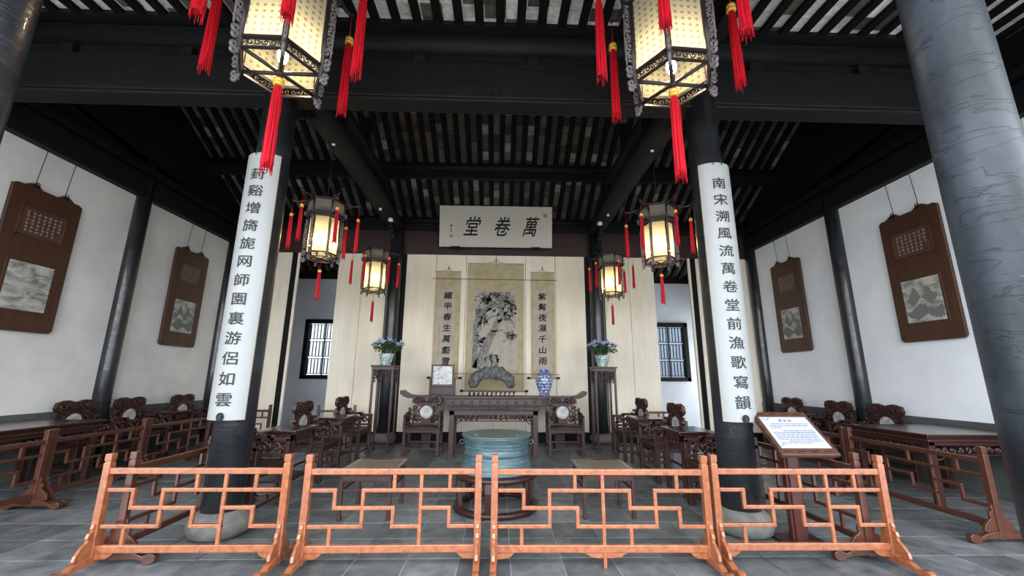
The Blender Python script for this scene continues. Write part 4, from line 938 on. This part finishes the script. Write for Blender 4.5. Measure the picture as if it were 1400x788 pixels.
# ------------------------------------------------------------------ palace lanterns
def tassel(parent, x, y, z, ln, r, string):
    q = MB(); n = 14; vs = []; seg = 22; k = ln - .09 * ln
    prof = [(0, .55), (-.06, .80), (-.2, .92), (-.5, .96), (-.8, 1.04), (-.97, 1.12), (-1, 1.10)]
    for i, (zz, rr) in enumerate(prof):
        for a in range(seg):
            f = rr * (1 if a % 2 else .82); vs.append((r * f * math.cos(2 * PI * a / seg), r * f * math.sin(2 * PI * a / seg), zz * k + (random.uniform(-.03, .02) * ln if i >= 5 else 0)))
    fs = [(i * seg + a, i * seg + (a + 1) % seg, (i + 1) * seg + (a + 1) % seg, (i + 1) * seg + a) for i in range(len(prof) - 1) for a in range(seg)] + [tuple((len(prof) - 1) * seg + a for a in range(seg))]
    q.add(vs, fs)
    for a in range(16):
        e = a * 2 * PI / 16; l = random.uniform(.03, .11) * ln; q.tube([(r * .9 * math.cos(e), r * .9 * math.sin(e), -.96 * k), (r * 1.05 * math.cos(e), r * 1.05 * math.sin(e), -k - l)], [r * .16, r * .05], 4)
    o = q.build('tassel', 'silk', parent, 0, (x, y, z - .09 * ln))
    h = .09 * ln; c = MB(); c.lathe([(r * .55, h), (r * .92, h * .88), (r * .98, h * .55), (r * .84, h * .5), (r * .84, h * .42), (r * .98, h * .38), (r * 1.0, h * .08), (r * .85, 0)], 18); c.build('gold_cap', 'brass', o)
    s_ = MB(); s_.tube([(0, 0, h), (0, 0, h + string)], r * .09, 5); s_.tube([(r * .12, 0, h), (-r * .05, 0, h + string)], r * .06, 5); s_.build('string', 'silk', o)
    return o
def scroll2(q, ang, r, z, size, thick, flip=1):
    d = Vector((math.cos(ang), math.sin(ang), 0))
    for sz, off, dn in ((size, size * .9, 1), (size * .8, -size * .75, -1)):
        sp = spiral(r + size * .9, z + off * flip * .9, sz, 1.25, PI, dirn=dn * flip, n=12)
        q.tube([(d.x * a, d.y * a, c) for a, _, c in sp], thick, 6)
def lantern(label, x, y, zb, k, rot, hook, big, group=None):
    t = thing('palace_lantern', label, 'lantern', (x, y, zb), R(rot)); rk = k if big else .86 * k; Rr = .235 * rk; H = .53 * k; CB = .56 * k; CT = .77 * k; CR = .285 * rk; b = (.017 if big else .012) * k; th = .008 * k; m = 'lantern'
    hexv = [(math.cos(PI * i / 3), math.sin(PI * i / 3)) for i in range(6)]
    q = MB()                                            # posts and rings
    def ring(r, z, h, w_):
        for i in range(6):
            (a, c), (a2, c2) = hexv[i], hexv[(i + 1) % 6]; p, p2 = Vector((a * r, c * r, z)), Vector((a2 * r, c2 * r, z)); d = (p2 - p).normalized(); n = Vector((d.y, -d.x, 0)) * w_ / 2; u = Vector((0, 0, h / 2)); e = d * w_ * .35
            q.add([p - e - n - u, p2 + e - n - u, p2 + e + n - u, p - e + n - u, p - e - n + u, p2 + e - n + u, p2 + e + n + u, p - e + n + u], [(0, 3, 2, 1), (4, 5, 6, 7), (0, 1, 5, 4), (1, 2, 6, 5), (2, 3, 7, 6), (3, 0, 4, 7)])
    for a, c in hexv:
        q.tube([(a * Rr, c * Rr, -.07 * k), (a * Rr, c * Rr, CB)], b, 6); q.tube([(a * CR, c * CR, CB - .01 * k), (a * CR, c * CR, CT + .03 * k)], b, 6)
        q.tube([(a * Rr, c * Rr, CB - .03 * k), (a * CR, c * CR, CB)], b, 6)
    ring(Rr, .006 * k, .018 * k, .022 * k); ring(Rr, H, .022 * k, .022 * k); ring(Rr * .985, -.058 * k, .012 * k, .014 * k)
    ring(CR, CB, .022 * k, .03 * k); ring(CR, CT, .025 * k, .03 * k); ring(CR * 1.03, CB + .02 * k, .01 * k, .02 * k)
    q.build('frame', m, t, 0)
    q = MB()                                            # cross struts under the body
    for i in range(3):
        a = PI * i / 3; q.tube([(Rr * math.cos(a), Rr * math.sin(a), -.052 * k), (-Rr * math.cos(a), -Rr * math.sin(a), -.052 * k)], (.0115 if big else .0085) * k, 6)
    q.lathe([(.02 * k, -.07 * k), (.03 * k, -.05 * k), (.02 * k, -.035 * k)], 12); q.build('bottom_struts', m, t)
    q = MB()                                            # pierced band between ring and sill
    for i in range(6):
        (a, c), (a2, c2) = hexv[i], hexv[(i + 1) % 6]
        for j in range(6):
            u = (j + .5) / 6; px, py = Rr * (a + (a2 - a) * u), Rr * (c + (c2 - c) * u); dx, dy = (a2 - a), (c2 - c)
            q.tube([(px + dx * aa, py + dy * aa, -.026 * k + zz) for aa, _, zz in spiral(0, 0, .021 * k, 1.1, j, n=8)], .0045 * k, 5)
    q.build('pierced_band', m, t, kind='stuff')
    q = MB()                                            # carved strips up the corners, scroll feet
    for i in range(6):
        a = PI * i / 3; d = (math.cos(a), math.sin(a)); n = 9
        for j in range(n):
            zc = .10 * k + (H - .16 * k) * j / (n - 1) + .0 * k; rr = Rr + .024 * k
            q.tube([(d[0] * (rr + aa), d[1] * (rr + aa), zc + zz) for aa, _, zz in spiral(0, 0, .028 * k, 1.15, j * 1.7, n=9)], .0085 * k, 5)
        q.tube([(d[0] * (Rr + .045 * k), d[1] * (Rr + .045 * k), .06 * k), (d[0] * (Rr + .05 * k), d[1] * (Rr + .05 * k), H * .5), (d[0] * (Rr + .04 * k), d[1] * (Rr + .04 * k), H - .02 * k)], .006 * k, 5)
        scroll2(q, a, Rr, .012 * k, .030 * k, .010 * k); scroll2(q, a, Rr, -.085 * k, .026 * k, .010 * k)
        scroll2(q, a, CR, CB + .03 * k, .022 * k, .007 * k)
    q.build('carved_strips', 'lanterncarve', t, kind='stuff')
    ar = .44 * k                                        # six arms that carry the tassels
    for i in range(6):
        q = MB(); a = PI * i / 3; d = (math.cos(a), math.sin(a))
        q.tube([(d[0] * r_, d[1] * r_, z_) for r_, z_ in ((CR, CT), (CR + .05 * k, CT + .02 * k), (CR + .11 * k, CT - .01 * k), (ar, CT - .0 * k), (ar + .02 * k, CT + .025 * k))], [.016 * k, .015 * k, .012 * k, .012 * k, .006 * k], 8)
        q.tube([(d[0] * r_, d[1] * r_, z_) for r_, z_ in ((CR, CT - .06 * k), (CR + .05 * k, CT - .02 * k), (CR + .10 * k, CT + .01 * k))], .009 * k, 6)
        q.build('arm', m, t)
    def panes(r, z0, z1, matn, nm):
        for i in range(6):
            (a, c), (a2, c2) = hexv[i], hexv[(i + 1) % 6]; e = .07; A0 = Vector((a, c, 0)) * r; A1 = Vector((a2, c2, 0)) * r; p = A0.lerp(A1, e); p2 = A0.lerp(A1, 1 - e)
            q = MB(); q.add([(p.x, p.y, z0), (p2.x, p2.y, z0), (p2.x, p2.y, z1), (p.x, p.y, z1)], [(0, 1, 2, 3)]); o = q.build(nm, matn, t, fix=False)
            uv = o.data.uv_layers.new(name='uv'); w_ = (p2 - p).length
            for l_, u_ in enumerate(((0, 0), (w_, 0), (w_, z1 - z0), (0, z1 - z0))): uv.data[l_].uv = u_
    panes(Rr * .985, .016 * k, H - .01 * k, 'dotglass' if big else 'lampglass', 'glass_pane')
    panes(CR * .985, CB + .01 * k, CT - .012 * k, 'crownglass', 'crown_pane')
    if not big:
        random.seed(int(x * 100)); q = MB()             # bamboo sprays painted on the panes
        for i in range(6):
            (a, c), (a2, c2) = hexv[i], hexv[(i + 1) % 6]; dx, dy = a2 - a, c2 - c
            for (rad, z0, z1, s_) in ((Rr * .995, .12 * k, .40 * k, .05 * k), (CR * .995, CB + .05 * k, CT - .05 * k, .03 * k)):
                for j in range(9):
                    u = .3 + random.uniform(0, .4); px, py = rad * (a + dx * u), rad * (c + dy * u); z = random.uniform(z0, z1); ang = random.choice((-.5, .6, 1.2)) + random.uniform(-.3, .3); l = s_ * random.uniform(.5, 1)
                    ux, uz = math.cos(ang) * l, math.sin(ang) * l; w_ = .003 * k; o_ = Vector((dy, -dx, 0)).normalized() * .002
                    q.add([(px + o_.x, py + o_.y, z), (px + dx * ux * .5 + o_.x, py + dy * ux * .5 + o_.y, z + uz * .5 + w_), (px + dx * ux + o_.x, py + dy * ux + o_.y, z + uz), (px + dx * ux * .5 + o_.x, py + dy * ux * .5 + o_.y, z + uz * .5 - w_)], [(0, 1, 2, 3)])
        q.build('painted_leaves', 'greyink', t, fix=False, kind='stuff')
    q = MB(); q.ball(0, 0, (.07 if big else .2) * k, (.030 if big else .042) * k, (.030 if big else .042) * k, (.055 if big else .055) * k, 12, 8); q.build('bulb', 'bulb' if big else 'bulbsmall', t)
    q = MB(); q.tube([(0, 0, (.12 if big else .21) * k), (0, 0, .26 * k)], .016 * k, 10); q.tube([(0, 0, .26 * k), (0, 0, CT)], .004 * k, 6); q.build('lamp_holder', 'dark', t)
    q = MB()
    for a, c in hexv: q.tube([(a * CR, c * CR, CT), (0, 0, CT + .11 * k)], .004 * k, 5)
    q.tube([(0, 0, CT + .10 * k), (0, 0, hook - zb)], .005, 6); q.build('hanging_cord', 'wire', t)
    q = MB(); q.ball(0, 0, hook - zb + .01, .03, .03, .035, 10, 8); q.build('ceiling_boss', 'whitepaint', t, label='small white ceiling boss')
    ln = .59 * k if big else .48 * k; rad = .029 * k if big else .024 * k
    for i in range(6):
        a = PI * i / 3; zt = .575 * k if big else .58 * k
        tassel(t, ar * math.cos(a), ar * math.sin(a), zt, ln, rad, CT + .02 * k - zt)
    tassel(t, 0, 0, -.09 * k if big else -.21 * k, .56 * k if big else .40 * k, rad * 1.05, .05 * k if big else .15 * k)
lantern('big lit hexagonal lantern overhead at the left, with a dotted glass body', -1.865, 3.0, 3.945, 1.41, 1, 5.30, True)
lantern('big lit hexagonal lantern overhead at the right, with a dotted glass body', 1.46, 3.0, 3.945, 1.41, 3, 5.30, True)
lantern('smaller lit hexagonal lantern on the left, nearer one, beside the left couplet column', -2.50, 5.52, 3.04, 1.0, 12, 4.76, False)
lantern('smaller lit hexagonal lantern on the right, nearer one, beside the right couplet column', 2.27, 5.50, 3.04, 1.0, 40, 4.76, False)
lantern('smaller lit hexagonal lantern farther back on the left, above the left flower stand', -2.48, 7.88, 3.06, 1.0, 20, 4.74, False)
lantern('smaller lit hexagonal lantern farther back on the right, above the right flower stand', 2.25, 7.98, 3.06, 1.0, 35, 4.74, False)
for x, sd in ((-2.36, 'left'), (2.14, 'right')):
    q = MB(); q.lathe([(.05, 0), (.055, .02), (.045, .06), (.03, .075)], 16, x, 8.25)
    o = q.build('smoke_detector', 'whitepaint'); o.location = (0, 0, 4.63); tag(o, 'small white round detector under the %s depth beam beside the lantern cord' % sd, 'detector')

# ------------------------------------------------------------------ groups for the repeats
GR = {'palace_lantern': 'hexagonal lanterns with red tassels', 'lattice_fence': 'wooden lattice fences', 'armchair': 'carved armchairs with round marble backs', 'tea_table': 'small tea tables between armchairs',
      'painting_table': 'large tables along the side walls', 'low_table': 'low square tables beside the drum', 'flower_stand': 'flower stands flanking the altar', 'potted_flowers': 'potted blue flowers on the stands',
      'couplet_board': 'white couplet boards on the columns', 'landscape_plaque': 'wooden plaques on the side walls', 'column': 'black lacquered columns and posts', 'purlin': 'round black roof beams', 'depth_beam': 'beams running back into the hall',
      'tie_beam': 'tie beams over the veranda', 'smoke_detector': 'white round detectors', 'wire': 'wires across the scrolls'}
for o in list(COL.objects):
    if o.parent is None and 'category' in o.keys():
        b_ = o.name.split('.')[0]
        if b_ in GR: o['group'] = GR[b_]
